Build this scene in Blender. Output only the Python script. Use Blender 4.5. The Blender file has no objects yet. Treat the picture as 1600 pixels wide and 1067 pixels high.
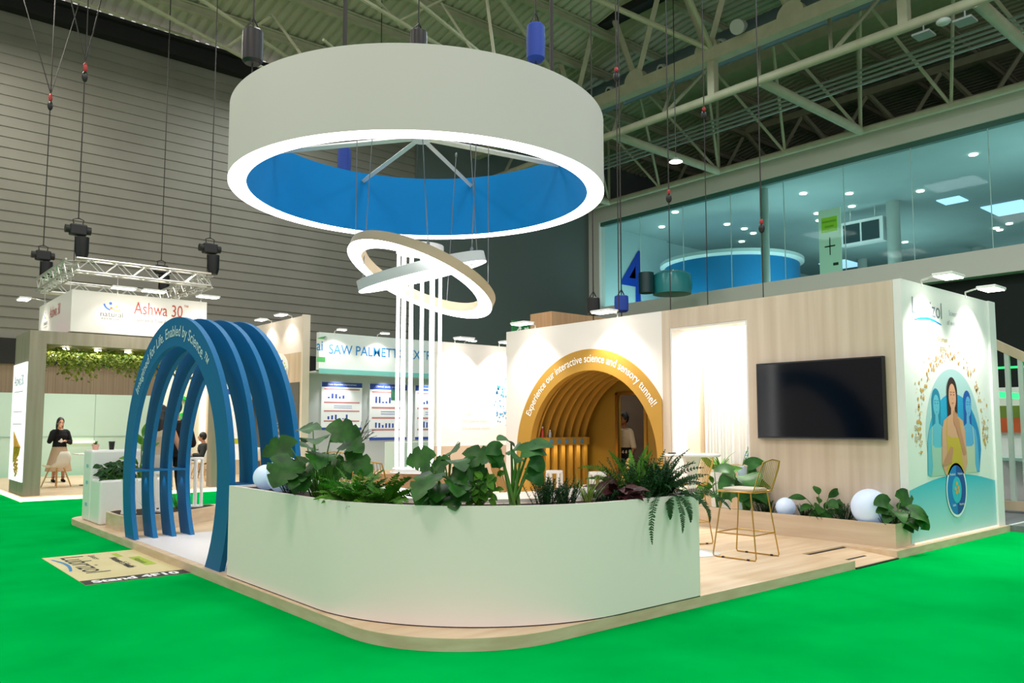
import bpy, bmesh, math, random
from mathutils import Vector, Matrix, Euler
random.seed(7)
S = bpy.context.scene
COL = S.collection
PI = math.pi
# ------------------------------------------------------------------ camera
F, CX, CY, H = 1250.8, 800., 562., 1.5
PT, AZ = math.radians(4.62), math.radians(49.44)
FW = Vector((math.cos(AZ)*math.cos(PT), math.sin(AZ)*math.cos(PT), math.sin(PT)))
RT = Vector((math.sin(AZ), -math.cos(AZ), 0)); UP = RT.cross(FW)
cd = bpy.data.cameras.new('camera'); cam = bpy.data.objects.new('camera', cd); COL.objects.link(cam)
cam.matrix_world = Matrix(((RT.x, UP.x, -FW.x, 0), (RT.y, UP.y, -FW.y, 0), (RT.z, UP.z, -FW.z, H), (0, 0, 0, 1)))
cd.sensor_width = 36; cd.lens = 36*F/1600; cd.shift_y = (CY-533.5)/1600; cd.clip_end = 200
S.camera = cam
def at(u, v, d):
    "world point seen at (u, v) at depth d: used to read real positions off the survey"
    return Vector((0, 0, H)) + (FW + RT*((u-CX)/F) - UP*((v-CY)/F))*d
# ------------------------------------------------------------------ world and exposure
W = bpy.data.worlds.new('world'); S.world = W; W.use_nodes = True
W.node_tree.nodes['Background'].inputs[0].default_value = (1, .95, .95, 1)
W.node_tree.nodes['Background'].inputs[1].default_value = .75
S.view_settings.view_transform = 'Standard'; S.view_settings.look = 'None'
S.view_settings.exposure = 0.0; S.view_settings.gamma = 1.0
def light(name, typ, loc, energy, col=(1, 1, 1), size=1, sy=None, rot=None, to=None, spot=None):
    l = bpy.data.lights.new(name, typ); l.energy = energy; l.color = col
    if typ == 'AREA':
        l.size = size
        if sy: l.shape = 'RECTANGLE'; l.size_y = sy
    else: l.shadow_soft_size = size
    if spot: l.spot_size = math.radians(spot); l.spot_blend = .6
    o = bpy.data.objects.new(name, l); COL.objects.link(o); o.location = loc
    if to is not None:
        o.rotation_euler = (Vector(to)-Vector(loc)).to_track_quat('-Z', 'Y').to_euler()
    elif rot: o.rotation_euler = rot
    return o
HALL = 350
for hx in (-2, 7, 16):
    for hy in (-4, 5, 14):
        light('hall_light', 'AREA', (hx, hy, 12.4), HALL*(1.35 if hx < 0 else .9 if hx < 10 else 1.05), {-2: (1, .9, .82), 7: (1, .95, .95), 16: (.84, .97, 1)}[hx], 2.2)
light('hall_light', 'AREA', (11, 22.5, 12.4), 260, (.93, 1, .98), 2.2)
light('hall_light', 'AREA', (2.5, 22, 12.4), 420, (1, .95, .86), 2.2)
# ------------------------------------------------------------------ materials
def lin(h):
    h = h.lstrip('#'); c = [int(h[i:i+2], 16)/255 for i in (0, 2, 4)]
    return tuple((x/12.92 if x <= .04045 else ((x+.055)/1.055)**2.4) for x in c)+(1,)
MC = {}
def mat(name, hexc, rough=.6, metal=0., em=0., emc=None, spec=None, alpha=None):
    if name in MC: return MC[name]
    m = bpy.data.materials.new(name); m.use_nodes = True
    b = m.node_tree.nodes['Principled BSDF']
    if 'leaf' in name or 'cloth' in name: spec = .25
    b.inputs['Base Color'].default_value = lin(hexc); b.inputs['Roughness'].default_value = rough
    b.inputs['Metallic'].default_value = metal
    if spec is not None: b.inputs['Specular IOR Level'].default_value = spec
    if em:
        b.inputs['Emission Color'].default_value = lin(emc or hexc); b.inputs['Emission Strength'].default_value = em
    MC[name] = m; return m
def noisy(name, c1, c2, scale=(1, 1, 1), ns=4, rough=.6, detail=4, bump=0., metal=0., lo=.3, hi=.7, coord='Object'):
    if name in MC: return MC[name]
    m = mat(name, c1, rough, metal); nt = m.node_tree; N = nt.nodes; L = nt.links
    tc = N.new('ShaderNodeTexCoord'); mp = N.new('ShaderNodeMapping'); mp.inputs['Scale'].default_value = scale
    nz = N.new('ShaderNodeTexNoise'); nz.inputs['Scale'].default_value = ns; nz.inputs['Detail'].default_value = detail
    cr = N.new('ShaderNodeValToRGB'); cr.color_ramp.elements[0].color = lin(c1); cr.color_ramp.elements[1].color = lin(c2)
    cr.color_ramp.elements[0].position = lo; cr.color_ramp.elements[1].position = hi
    L.new(tc.outputs[coord], mp.inputs[0]); L.new(mp.outputs[0], nz.inputs[0]); L.new(nz.outputs[0], cr.inputs[0])
    L.new(cr.outputs[0], N['Principled BSDF'].inputs['Base Color'])
    if bump:
        bp = N.new('ShaderNodeBump'); bp.inputs['Strength'].default_value = bump; bp.inputs['Distance'].default_value = .01
        L.new(nz.outputs[0], bp.inputs['Height']); L.new(bp.outputs[0], N['Principled BSDF'].inputs['Normal'])
    return m
M_carpet = noisy('green_carpet', '#009e42', '#00b04e', (1, 1, 1), 1.1, 1., 8, .0); M_carpet.node_tree.nodes['Principled BSDF'].inputs['Specular IOR Level'].default_value = 0
M_woodw = noisy('pale_wood_wall', '#c3b19c', '#d8c9b8', (2.6, 2.6, .12), 3, .55)
M_woodf = noisy('pale_wood_floor', '#cdb08c', '#e2cdb0', (.35, 3.2, 1), 3, .38)
M_woode = noisy('pale_wood_edge', '#c5ad90', '#d6c4aa', (1.2, 1.2, 6), 3, .5)
M_woodk = noisy('grey_wood_kiosk', '#8f8474', '#a39887', (3, 3, .2), 3, .6)
M_white = mat('matt_white_paint', '#f3e9e6', .55)
M_whiteg = mat('gloss_white', '#f2f2f2', .18)
M_wallw = mat('white_wall_panel', '#eeeae8', .6)
M_blue = mat('blue_arch_paint', '#00659c', .55, spec=.25)
M_blue2 = mat('blue_sign_lining', '#007cc6', .7, spec=.2)
M_gold = mat('ochre_paint', '#b98d38', .5)
M_brass = mat('brass_wire', '#c39a4e', .28, .9)
M_blk = mat('black_plastic', '#101113', .45)
M_dark = mat('dark_grey_wall', '#2c3130', .8)
M_steel = noisy('cream_painted_steel', '#a5a288', '#b2af96', (1, 1, 1), 3, .6)
M_black_st = mat('black_steel', '#0c0c0c', .6)
M_alu = mat('aluminium', '#d8d8d4', .3, .8)
M_wirec = mat('grey_cable', '#7b7e80', .4, .5)
M_wired = mat('dark_cable', '#26231f', .6)
M_led = mat('led_strip', '#ffffff', .5, 0, 5.)
M_led2 = mat('led_tube', '#ffffff', .5, 0, 4.)
M_lamp = mat('lamp_diffuser', '#fff6e8', .5, 0, 9.)
M_soil = noisy('potting_soil', '#1d130d', '#3a281b', (1, 1, 1), 40, .95)
M_glow = mat('frosted_globe', '#d5e3f8', .4, 0, .22, '#b4d4ff')
M_beige = mat('beige_ring_paint', '#b5a184', .5)
M_gring = mat('pale_grey_ring_paint', '#cfd2d6', .5)
M_leaf1 = noisy('deep_green_leaf', '#123c12', '#2c661c', (1, 1, 1), 9, .45)
M_leaf2 = noisy('fresh_green_leaf', '#2c6416', '#558c22', (1, 1, 1), 9, .6)
M_leaf3 = noisy('dark_needle_leaf', '#143318', '#2a5428', (1, 1, 1), 20, .7)
M_leaf4 = noisy('dark_red_leaf', '#2a1517', '#4d2427', (1, 1, 1), 9, .35)
M_leaf5 = noisy('yellow_green_grass', '#5c7a25', '#8a9c3e', (1, 1, 1), 9, .5)
M_stem = mat('green_stem', '#4f7d2b', .5)
M_skin = mat('skin', '#b98468', .5); M_hair = mat('dark_hair', '#0e0a09', .45)
# ------------------------------------------------------------------ mesh builder
class MB:
    def __init__(s): s.v = []; s.f = []; s.m = []; s.mi = 0
    def add(s, vs, fs):
        b = len(s.v); s.pc = getattr(s, 'pc', []); s.pc.append(b); s.v += [Vector(p) for p in vs]; s.f += [tuple(i+b for i in f) for f in fs]; s.m += [s.mi]*len(fs); return s
    def box(s, x0, x1, y0, y1, z0, z1):
        return s.add([(x0, y0, z0), (x1, y0, z0), (x1, y1, z0), (x0, y1, z0), (x0, y0, z1), (x1, y0, z1), (x1, y1, z1), (x0, y1, z1)],
                     [(3, 2, 1, 0), (4, 5, 6, 7), (0, 1, 5, 4), (1, 2, 6, 5), (2, 3, 7, 6), (3, 0, 4, 7)])
    def cbox(s, c, d): return s.box(c[0]-d[0]/2, c[0]+d[0]/2, c[1]-d[1]/2, c[1]+d[1]/2, c[2]-d[2]/2, c[2]+d[2]/2)
    def tube(s, pts, r, n=8, cap=True):
        pts = [Vector(p) for p in pts]; k = len(pts)
        rs = r if isinstance(r, (list, tuple)) else [r]*k
        vs = []; fs = []; ref = None
        for i, p in enumerate(pts):
            t = (pts[min(i+1, k-1)]-pts[max(i-1, 0)])
            t = t.normalized() if t.length > 1e-9 else Vector((0, 0, 1))
            if ref is None: ref = Vector((0, 0, 1)) if abs(t.z) < .9 else Vector((1, 0, 0))
            a = (ref - t*ref.dot(t)); a = a.normalized() if a.length > 1e-6 else t.orthogonal().normalized(); ref = a
            b = t.cross(a)
            for j in range(n):
                q = 2*PI*j/n; vs.append(p+(a*math.cos(q)+b*math.sin(q))*rs[i])
        for i in range(k-1):
            for j in range(n):
                j2 = (j+1) % n; fs.append((i*n+j, i*n+j2, (i+1)*n+j2, (i+1)*n+j))
        if cap: fs.append(tuple(range(n))[::-1]); fs.append(tuple((k-1)*n+j for j in range(n)))
        return s.add(vs, fs)
    def cyl(s, p0, p1, r0, r1=None, n=16): return s.tube([p0, p1], [r0, r0 if r1 is None else r1], n)
    def lathe(s, prof, c=(0, 0, 0), n=32, close=False):
        vs = []; fs = []; k = len(prof)
        for j in range(n):
            q = 2*PI*j/n
            for (r, z) in prof: vs.append((c[0]+r*math.cos(q), c[1]+r*math.sin(q), c[2]+z))
        for j in range(n):
            j2 = (j+1) % n
            for i in range(k-1 if not close else k):
                i2 = (i+1) % k; fs.append((j*k+i, j2*k+i, j2*k+i2, j*k+i2))
        return s.add(vs, fs)
    def sphere(s, c, r, n=16, m=10, sc=(1, 1, 1)):
        vs = []; fs = []
        for i in range(m+1):
            a = PI*i/m
            for j in range(n):
                q = 2*PI*j/n; vs.append((c[0]+sc[0]*r*math.sin(a)*math.cos(q), c[1]+sc[1]*r*math.sin(a)*math.sin(q), c[2]-sc[2]*r*math.cos(a)))
        for i in range(m):
            for j in range(n):
                j2 = (j+1) % n; fs.append((i*n+j, i*n+j2, (i+1)*n+j2, (i+1)*n+j))
        return s.add(vs, fs)
    def prism(s, poly, fn, a, b):
        "poly: 2-D outline; fn(p, w) -> 3-D; between w=a and w=b"
        n = len(poly); vs = [fn(p, a) for p in poly]+[fn(p, b) for p in poly]
        fs = [tuple(range(n)), tuple(range(2*n-1, n-1, -1))]+[(i, i+n, (i+1) % n+n, (i+1) % n) for i in range(n)]
        return s.add(vs, fs)
    def strip(s, A, B, closed=False):
        n = len(A); vs = list(A)+list(B)
        fs = [(i, (i+1) % n, (i+1) % n+n, i+n) for i in range(n if closed else n-1)]
        return s.add(vs, fs)
    def band(s, rin, rout, a0, a1, fn, w0, w1, n=48):
        "flat arc band with thickness"
        A = [a0+(a1-a0)*i/n for i in range(n+1)]
        g = lambda r, w: [fn((r*math.cos(t), r*math.sin(t)), w) for t in A]
        o0, i0, o1, i1 = g(rout, w0), g(rin, w0), g(rout, w1), g(rin, w1)
        full = abs(abs(a1-a0)-2*PI) < 1e-6
        s.strip(o0, i0); s.strip(i0, i1); s.strip(i1, o1); s.strip(o1, o0)
        if not full:
            for k in (0, n): s.add([o0[k], i0[k], i1[k], o1[k]], [(0, 1, 2, 3)])
        return s
    def build(s, name, mats, parent=None, smooth=False, world=True, bevel=0, ang=35):
        me = bpy.data.meshes.new(name)
        off = Vector((0, 0, 0))
        if parent is not None and world:
            p = parent
            while p is not None: off += p.location; p = p.parent
        me.from_pydata([tuple(p-off) for p in s.v], [], s.f)
        if not isinstance(mats, (list, tuple)): mats = [mats]
        for m in mats: me.materials.append(m)
        if len(mats) > 1:
            for p, i in zip(me.polygons, s.m): p.material_index = i
        bm = bmesh.new(); bm.from_mesh(me); bmesh.ops.remove_doubles(bm, verts=bm.verts, dist=1e-5)
        bmesh.ops.recalc_face_normals(bm, faces=bm.faces); bm.to_mesh(me); bm.free()
        if smooth:
            me.polygons.foreach_set('use_smooth', [True]*len(me.polygons)); me.set_sharp_from_angle(angle=math.radians(ang))
        o = bpy.data.objects.new(name, me); COL.objects.link(o)
        if parent is not None: o.parent = parent
        if bevel:
            b = o.modifiers.new('bevel', 'BEVEL'); b.width = bevel; b.segments = 2; b.limit_method = 'ANGLE'
        return o
def tag(o, label, cat=None, group=None, kind=None):
    if label: o['label'] = label
    if cat: o['category'] = cat
    if group: o['group'] = group
    if kind: o['kind'] = kind
    return o
def thing(name, label, cat, loc=(0, 0, 0), rz=0, group=None):
    o = bpy.data.objects.new(name, None); COL.objects.link(o); o.location = loc; o.rotation_euler = (0, 0, rz); o.empty_display_size = .1
    return tag(o, label, cat, group)
def struct(name, mb, m, label=None, **k):
    return tag(mb.build(name, m, **k), label, None, None, 'structure')
def dup(root, loc, rz=None, label=None, group=None):
    r = root.copy(); COL.objects.link(r); r.location = loc
    if rz is not None: r.rotation_euler = (0, 0, rz)
    if label: r['label'] = label
    if group: r['group'] = group
    for ch in list(root.children):
        c = ch.copy(); COL.objects.link(c); c.parent = r
        for g in list(ch.children):
            d = g.copy(); COL.objects.link(d); d.parent = c
    return r
# plane maps: text/art coordinates (x right, y up) to the world
def onX(x, yc, zc, e=.004): return lambda p, w=0: (x-e-w, yc-p[0], zc+p[1])        # faces -x, read from -x
def onY(y, xc, zc, e=.004): return lambda p, w=0: (xc+p[0], y-e-w, zc+p[1])        # faces -y
def text_geo(s, size, align='CENTER', sx=1., bold=0.):
    c = bpy.data.curves.new('t', 'FONT'); c.body = s; c.size = size; c.align_x = align; c.offset = bold; c.resolution_u = 3
    o = bpy.data.objects.new('t', c); COL.objects.link(o)
    me = bpy.data.meshes.new_from_object(o.evaluated_get(bpy.context.evaluated_depsgraph_get()))
    vs = [(v.co.x*sx, v.co.y) for v in me.vertices]; fs = [tuple(p.vertices) for p in me.polygons]
    bpy.data.objects.remove(o); bpy.data.curves.remove(c); bpy.data.meshes.remove(me)
    return vs, fs
def text(s, size, fn, m, name='lettering', parent=None, align='CENTER', sx=1., bold=0., width=None, mb=None):
    vs, fs = text_geo(s, size, align, sx, bold)
    if width and vs:
        w = max(p[0] for p in vs)-min(p[0] for p in vs); k = width/w; vs = [(p[0]*k, p[1]) for p in vs]
    q = mb or MB(); q.add([fn(p, 0) for p in vs], fs)
    return q if mb else q.build(name, m, parent)
def arc_text(s, size, cy, cz, r, a0, a1, x, m, name, parent, bold=0.):
    vs, fs = text_geo(s, size, 'LEFT', 1., bold)
    x0 = min(p[0] for p in vs); x1 = max(p[0] for p in vs)
    out = []
    for p in vs:
        t = a0+(a1-a0)*(p[0]-x0)/(x1-x0); rr = r+p[1]      # t measured from the reader's right
        out.append((x-.004, cy-rr*math.cos(t), cz+rr*math.sin(t)))
    return MB().add(out, fs).build(name, m, parent)
def disc(mb, c, rx, ry, fn, w=0, n=32, a0=0, a1=2*PI):
    P = [(c[0]+rx*math.cos(a0+(a1-a0)*i/n), c[1]+ry*math.sin(a0+(a1-a0)*i/n)) for i in range(n+(0 if abs(a1-a0-2*PI) < 1e-6 else 1))]
    return mb.add([fn(p, w) for p in P], [tuple(range(len(P)))])
def quad(mb, x0, x1, y0, y1, fn, w=0): return mb.add([fn(p, w) for p in ((x0, y0), (x1, y0), (x1, y1), (x0, y1))], [(0, 1, 2, 3)])
def poly(mb, P, fn, w=0): return mb.add([fn(p, w) for p in P], [tuple(range(len(P)))])
# =================================================================== THE HALL
struct('floor', MB().add([(-12, -8, 0), (60, -8, 0), (60, 27, 0), (-12, 27, 0)], [(0, 1, 2, 3)]), M_carpet)
# back wall: ribbed siding
M_siding = noisy('ribbed_metal_siding', '#77736a', '#858177', (1, 1, 1), .5, .6)
mb = MB(); z = 3.9; prof = []
while z < 13.2:
    prof += [(26.0, z), (26.0, z+.235), (26.03, z+.25), (26.03, z+.285), (26.0, z+.30)]; z += .30
mb.strip([(-12, y, zz) for y, zz in prof], [(17.2, y, zz) for y, zz in prof])
struct('wall_back', mb, M_siding)
struct('wall_back_dark', MB().box(17.2, 27.2, 25.97, 26.2, 0, 16.5).box(27.2, 38, 26.1, 26.3, 11.1, 16.5), mat('charcoal_wall', '#616a69', .85))
struct('wall_back_base', MB().box(-12, 17.2, 26.02, 26.2, 0, 3.2), noisy('slatted_brown_wall', '#7c6a55', '#9a8468', (9, 1, .1), 3, .7))
struct('trim_1', MB().box(-12, 17.2, 25.93, 26.02, 3.2, 3.9), mat('black_trim', '#15130f', .7))
struct('trim_2', MB().box(-12, 17.2, 25.6, 26.0, 13.2, 13.75).box(-12, 17.2, 25.4, 25.7, 13.65, 13.75), M_black_st)
# roof deck, ribs running along Y
def roof_z(y): return 14.1+min(max(26-y, 0), 9)*.2
M_roof = noisy('pale_green_roof_deck', '#a8a68e', '#b4b29c', (1, 1, 1), .6, .6)
mb = MB(); xs = []; x = -12.
while x < 38:
    xs += [(x, 0), (x+.17, 0), (x+.2, .07), (x+.30, .07), (x+.33, 0)]; x += .33
for y0, y1 in ((26.2, 17), (17, -8)):
    mb.strip([(a, y0, roof_z(y0)+dz) for a, dz in xs], [(a, y1, roof_z(y1)+dz) for a, dz in xs])
struct('ceiling', mb, M_roof)
mb = MB()
for y in (24.4, 22.4, 20.6, 18.8, 16.2, 13.6, 11):
    z = roof_z(y); mb.box(-12, 38, y-.11, y+.11, z-.06, z-.01); mb.box(-12, 38, y-.02, y+.02, z-.28, z-.06); mb.box(-12, 38, y-.09, y+.09, z-.3, z-.26)
tag(mb.build('roof_purlins', M_steel), 'long cream steel purlins running under the ribbed roof deck', 'purlins', None, 'structure')
def pipe(mb, a, b, r, n=10): return mb.cyl(a, b, r, None, n)
# space truss: chords at x = 20.2 and x = 26.5
tr = thing('roof_truss', 'large cream steel roof truss with box girder and round pipes', 'truss', (20.2, 12, 11.5)); tr['kind'] = 'structure'
MB().box(20.02, 20.38, -6, 26, 12.62, 13.02).build('box_girder', M_steel, tr)
mb = MB(); pipe(mb, (20.2, -6, 11.5), (20.2, 26, 11.5), .13, 14); pipe(mb, (26.4, -6, 11.5), (26.4, 26, 11.5), .12, 14); mb.build('lower_chord', M_steel, tr, True)
nodes = [24.1, 18.25, 12.5, 6.7, .9]
for y in nodes:
    mb = MB(); pipe(mb, (20.2, y, 11.5), (26.4, y, 11.5), .15, 12); mb.build('cross_pipe', M_steel, tr, True)
    MB().box(20.08, 20.32, y-4.15-.12, y-4.15+.12, 11.5, 12.7).build('post', M_steel, tr)
for i, y in enumerate(nodes):
    mb = MB()
    for dx in (-.5, .5):
        mb.box(20.05, 20.35, 0, 0, 0, 0) if 0 else None
    for s in (-1, 1):
        a = Vector((20.2, y-1.1, 13.0)); b = Vector((20.2, y-1.1+s*.95, 15.55))
        pipe(mb, a, b, .12, 4)
        a = Vector((20.2, y-4.0, 13.0)); b = Vector((20.2, y-4.0+s*.95, 15.55)); pipe(mb, a, b, .12, 4)
    mb.build('web_strut', M_steel, tr)
    mb = MB()
    for yy in (y-1.1, y-4.0):
        mb.prism([(.42*math.cos(t*PI/12), .42*math.sin(t*PI/12)) for t in range(13)], lambda p, w, yy=yy: (20.2+w, yy+p[0], 13.0+p[1]), -.14, .14)
    mb.build('gusset_plate', M_steel, tr)
    mb = MB(); pipe(mb, (20.2, y-4.15, 13.0), (14.5, y-1.2, 15.0), .085); pipe(mb, (20.2, y-4.15, 13.0), (14.5, y-4.15-1.8, 15.0), .085)
    mb.build('brace_pipe', M_steel, tr, True)
    # secondary web between chord B and the roof
    mb = MB()
    for (ya, yb) in ((y, y-1.6), (y, y+1.6), (y-2.9, y-1.4), (y-2.9, y-4.3)):
        pipe(mb, (26.4, ya, 11.5), (23.3, yb, 14.9), .055, 6)
    pipe(mb, (26.4, y, 11.5), (26.4, y, 15.2), .06, 6)
    mb.build('web_rod', M_steel, tr, True)
    mb = MB(); pipe(mb, (20.2, y, 11.5), (23.3, y+1.9, 15), .06, 6); pipe(mb, (20.2, y-2.2, 11.5), (23.3, y-3.2, 15), .06, 6); pipe(mb, (20.2, y-2.2, 11.5), (23.3, y-.6, 15), .06, 6)
    mb.build('web_rod', M_steel, tr, True)
MB().box(20.0, 20.45, -6, 26, 15.5, 15.8).build('crane_rail', M_black_st, tr)
mb = MB(); mb.box(31.9, 32.2, -6, 26, 12.9, 13.2); mb.box(31.9, 32.2, -6, 26, 15.0, 15.3)
for k in range(11): pipe(mb, (32, 25-2.9*k, 13.1), (32, 23.5-2.9*k, 15.1), .1, 4); pipe(mb, (32, 23.5-2.9*k, 15.1), (32, 22.1-2.9*k, 13.1), .1, 4)
mb.build('far_girder', M_steel, tr)
tag(MB().box(19.2, 21.4, -6, 26, 15.8, 16.2).box(25.8, 27, -6, 26, 15.0, 16).build('roof_beam', M_steel), None, None, None, 'structure')
# lattice struts under the roof deck on the left (second truss, seen between the purlins)
tr2 = thing('roof_lattice', 'slim cream pipe lattice under the ribbed roof at upper left', 'truss', at(470, 60, 21)); tr2['kind'] = 'structure'
for (u0, v0, d0, u1, v1, d1, r) in ((205, -5, 19, 440, 122, 24, .055), (308, -5, 19, 480, 110, 23, .05), (425, 22, 21.5, 485, 105, 21, .04), (423, 25, 21.5, 352, 75, 22, .04),
    (560, -5, 19, 722, 92, 22, .05), (643, -5, 19, 762, 92, 22, .05), (690, 5, 21, 745, 90, 21, .035), (760, -5, 20, 773, 95, 20, .04), (625, 32, 21, 690, 0, 21, .035), (505, 62, 20, 540, 90, 21, .035), (100, -5, 19, 300, 60, 23, .04), (585, -5, 19, 625, 40, 21, .035)):
    mb = MB(); pipe(mb, at(u0, v0, d0), at(u1, v1, d1), r, 8); mb.build('strut', M_steel, tr2, True)
# ventilation duct with round nozzles
du = thing('ventilation_duct', 'long blue-grey ribbed round duct with white nozzles under the roof', 'duct', (22.3, 10, 13.8))
mb = MB(); mb.tube([(22.3, -6+i*.15, 14.1) for i in range(214)], [.52+(.025 if i % 2 else 0) for i in range(214)], 18); mb.build('duct_pipe', mat('blue_grey_duct', '#5e6d72', .5, .2), du, True, ang=80)
for y in [24.6-i*2.45 for i in range(11)]:
    mb = MB(); a = Vector((21.8, y, 13.95)); d = Vector((-1, .1, -.35)).normalized(); mb.cyl(a, a+d*.16, .2, .2, 18)
    o = mb.build('nozzle', mat('nozzle_white', '#b9beb8', .5), du, True)
    MB().cyl(a+d*.162, a+d*.17, .12, .12, 16).build('nozzle_opening', M_blk, o)
# loudspeaker + panels hung on the girder
p = Vector((19.9, 12.9, 13.2)); o = tag(MB().tube([p+Vector((.2, .0, .1)), p, p+Vector((-.25, -.05, -.12))], [.12, .2, .22], 16).build('hall_loudspeaker', mat('speaker_grey', '#a9aca4', .5), None, True), 'round grey horn loudspeaker fixed under the box girder', 'speaker')
for k, (u, v, lab) in enumerate(((1442, 30, 'lower square grey panel antenna hanging from the lower chord pipe'), (1507, 8, 'upper square grey panel antenna hanging from the lower chord pipe'))):
    p = Vector(((20.2, 7.90, 11.12), (20.2, 6.95, 11.1))[k]); tag(MB().cbox(p, (.42, .42, .05)).cyl(p, p+Vector((0, 0, .27)), .02).build('panel_antenna', mat('panel_grey', '#8b8f8c', .6)), lab, 'antenna', 'panel antennas under the roof')
p = Vector((20.2, 7.43, 11.28)); tag(MB().sphere(p, .17, 14, 8, (1, 1, .5)).build('wireless_router', mat('router_white', '#bfc5c0', .5), None, True), 'small white rounded access point between the two square panels', 'router')
# parallel light tracks above the mezzanine
mb = MB()
for k in range(4):
    tag(MB().box(24.0+k*.12, 24.05+k*.12, -6, 25.9, 12.5-k*.1, 12.56-k*.1).build('roof_conduit', mat('pale_conduit', '#9aa79e', .4, .5)), 'pale thin metal conduit running along the roof above the glass gallery', 'conduit', 'parallel pale conduits under the roof')
# ------------------------------------------------------------------ right: gallery (mezzanine)
M_mez = mat('gallery_white', '#dcd6ce', .7)
struct('wall_right', MB().box(27, 27.4, -8, 26.1, 6.1, 6.9).box(27, 27.4, -8, 26.1, 10.9, 11.6).box(27, 27.4, 25.3, 26.1, 6.9, 10.9), M_mez)
struct('wall_right_upper', MB().box(38, 38.3, -8, 26.1, 11.1, 18), mat('black_wall', '#1a1f1e', .85))
struct('wall_right_lower', MB().box(27.5, 27.8, -8, 26.1, 0, 6.1), mat('black_wall', '#1a1f1e', .85))
# glass panes
g = bpy.data.materials.new('tinted_glass'); g.use_nodes = True; nt = g.node_tree; nt.nodes.clear()
oo = nt.nodes.new('ShaderNodeOutputMaterial'); mx = nt.nodes.new('ShaderNodeMixShader'); ta = nt.nodes.new('ShaderNodeBsdfTransparent'); gl = nt.nodes.new('ShaderNodeBsdfGlossy')
ta.inputs[0].default_value = (.74, .89, .87, 1); gl.inputs['Roughness'].default_value = .03; mx.inputs[0].default_value = .004
nt.links.new(ta.outputs[0], mx.inputs[1]); nt.links.new(gl.outputs[0], mx.inputs[2]); nt.links.new(mx.outputs[0], oo.inputs[0])
y = 25.3; k = 1
while y > -7:
    y2 = y-2.35; w = struct('window_%d' % k, MB().box(27.15, 27.17, y2+.012, y-.012, 6.9, 10.9), g)
    MB().box(27.14, 27.18, y2-.008, y2+.008, 6.9, 10.9).build('window_frame', mat('silicone_joint', '#bcd6d2', .4), w); y = y2; k += 1
struct('trim_3', MB().box(27.1, 27.3, -8, 25.3, 10.72, 10.9), mat('green_glass_edge', '#3f6a60', .4))
M_gc = noisy('gallery_ceiling', '#8fa6a6', '#9ab0b0', (1, 1, 1), .4, .8)
struct('ceiling_gallery', MB().box(27.2, 62, -8, 26.1, 10.95, 11.1), M_gc)
struct('floor_gallery', MB().box(27.2, 62, -8, 26.1, 6.4, 6.6), mat('gallery_floor', '#8e9896', .6))
struct('wall_gallery_end', MB().box(61.8, 62, -8, 26.1, 6.6, 11), mat('gallery_far_wall', '#8fb9bd', .7))
struct('wall_gallery_side', MB().box(27.3, 32.6, 25.75, 26.1, 6.6, 10.95).box(32.6, 62, 25.95, 26.1, 6.6, 10.95), mat('gallery_side_wall', '#b9d0d0', .7))
text('4', 3.8, lambda p, w=0: (29.9+p[0], 25.72, 7.45+p[1]), mat('number_blue', '#0c3fae', .5), 'level_number', None, width=1.7, bold=.03)
o = bpy.data.objects['level_number']; tag(o, 'huge blue number 4 on the white wall behind the gallery glass', 'number')
cA, cB, cC_, cD = at(1196, 400, 32), at(1396, 350, 34), at(1347, 400, 46), at(1528, 375, 43)
for (x, y, r, lab) in ((cB.x, cB.y, .27, 'thick grey round column nearest the middle of the gallery'), (cA.x, cA.y, .17, 'grey round column beside the blue round room in the gallery'), (cC_.x, cC_.y, .26, 'distant grey round column behind the gallery screen'), (cD.x, cD.y, .33, 'farthest grey round column at the right of the gallery')):
    c = MB().cyl((x, y, 6.6), (x, y, 10.95), r, r, 24).build('gallery_column', mat('column_grey', '#b0b8b2', .6), None, True); tag(c, lab, 'column', None, 'structure')
c = at(1142, 430, 38)
dr = thing('round_blue_room', 'round blue enclosure with a pale rim standing in the gallery', 'partition', (c.x, c.y, 6.6), 0)
MB().lathe([(3.1, 0), (3.1, 2.3), (2.95, 2.3), (2.95, 0)], (c.x, c.y, 6.6), 64).build('curved_panel', mat('room_blue', '#0a7ab4', .5), dr, True)
MB().lathe([(3.12, 2.3), (3.3, 2.4), (3.3, 2.55), (2.9, 2.55), (2.9, 2.3)], (c.x, c.y, 6.6), 64, True).build('rim', mat('room_rim', '#c6d8d8', .5), dr, True)
# hanging screens, banner and bins in the gallery
s_ = thing('hanging_screen', 'white twin screen unit hanging from the gallery ceiling', 'screen', at(1347, 364, 35))
p = s_.location.copy()
MB().box(p.x-.2, p.x+.2, p.y-1.0, p.y+.9, p.z-.5, p.z+.55).build('housing', M_whiteg, s_)
MB().box(p.x-.215, p.x-.2, p.y+.0, p.y+.75, p.z-.4, p.z+.42).build('screen', mat('grey_screen', '#38484c', .3), s_)
MB().box(p.x-.215, p.x-.2, p.y-.85, p.y-.08, p.z-.4, p.z+.42).build('screen', mat('grey_screen', '#38484c', .3), s_)
MB().cyl((p.x, p.y+.5, p.z+.5), (p.x, p.y+.5, 10.95), .03).cyl((p.x, p.y-.6, p.z+.5), (p.x, p.y-.6, 10.95), .03).build('hanger', M_alu, s_)
p = at(1259, 400, 27.8)
b_ = thing('event_banner', 'green and white upright event banner on the gallery glass', 'banner', (p.x, p.y, 6.9))
MB().box(27.3, 27.34, p.y-.42, p.y+.42, 6.9, 9.3).build('banner_board', mat('banner_pale', '#f2fce4', .6, 0, .12), b_)  # faint glow in the board colour makes up for weak light
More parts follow.
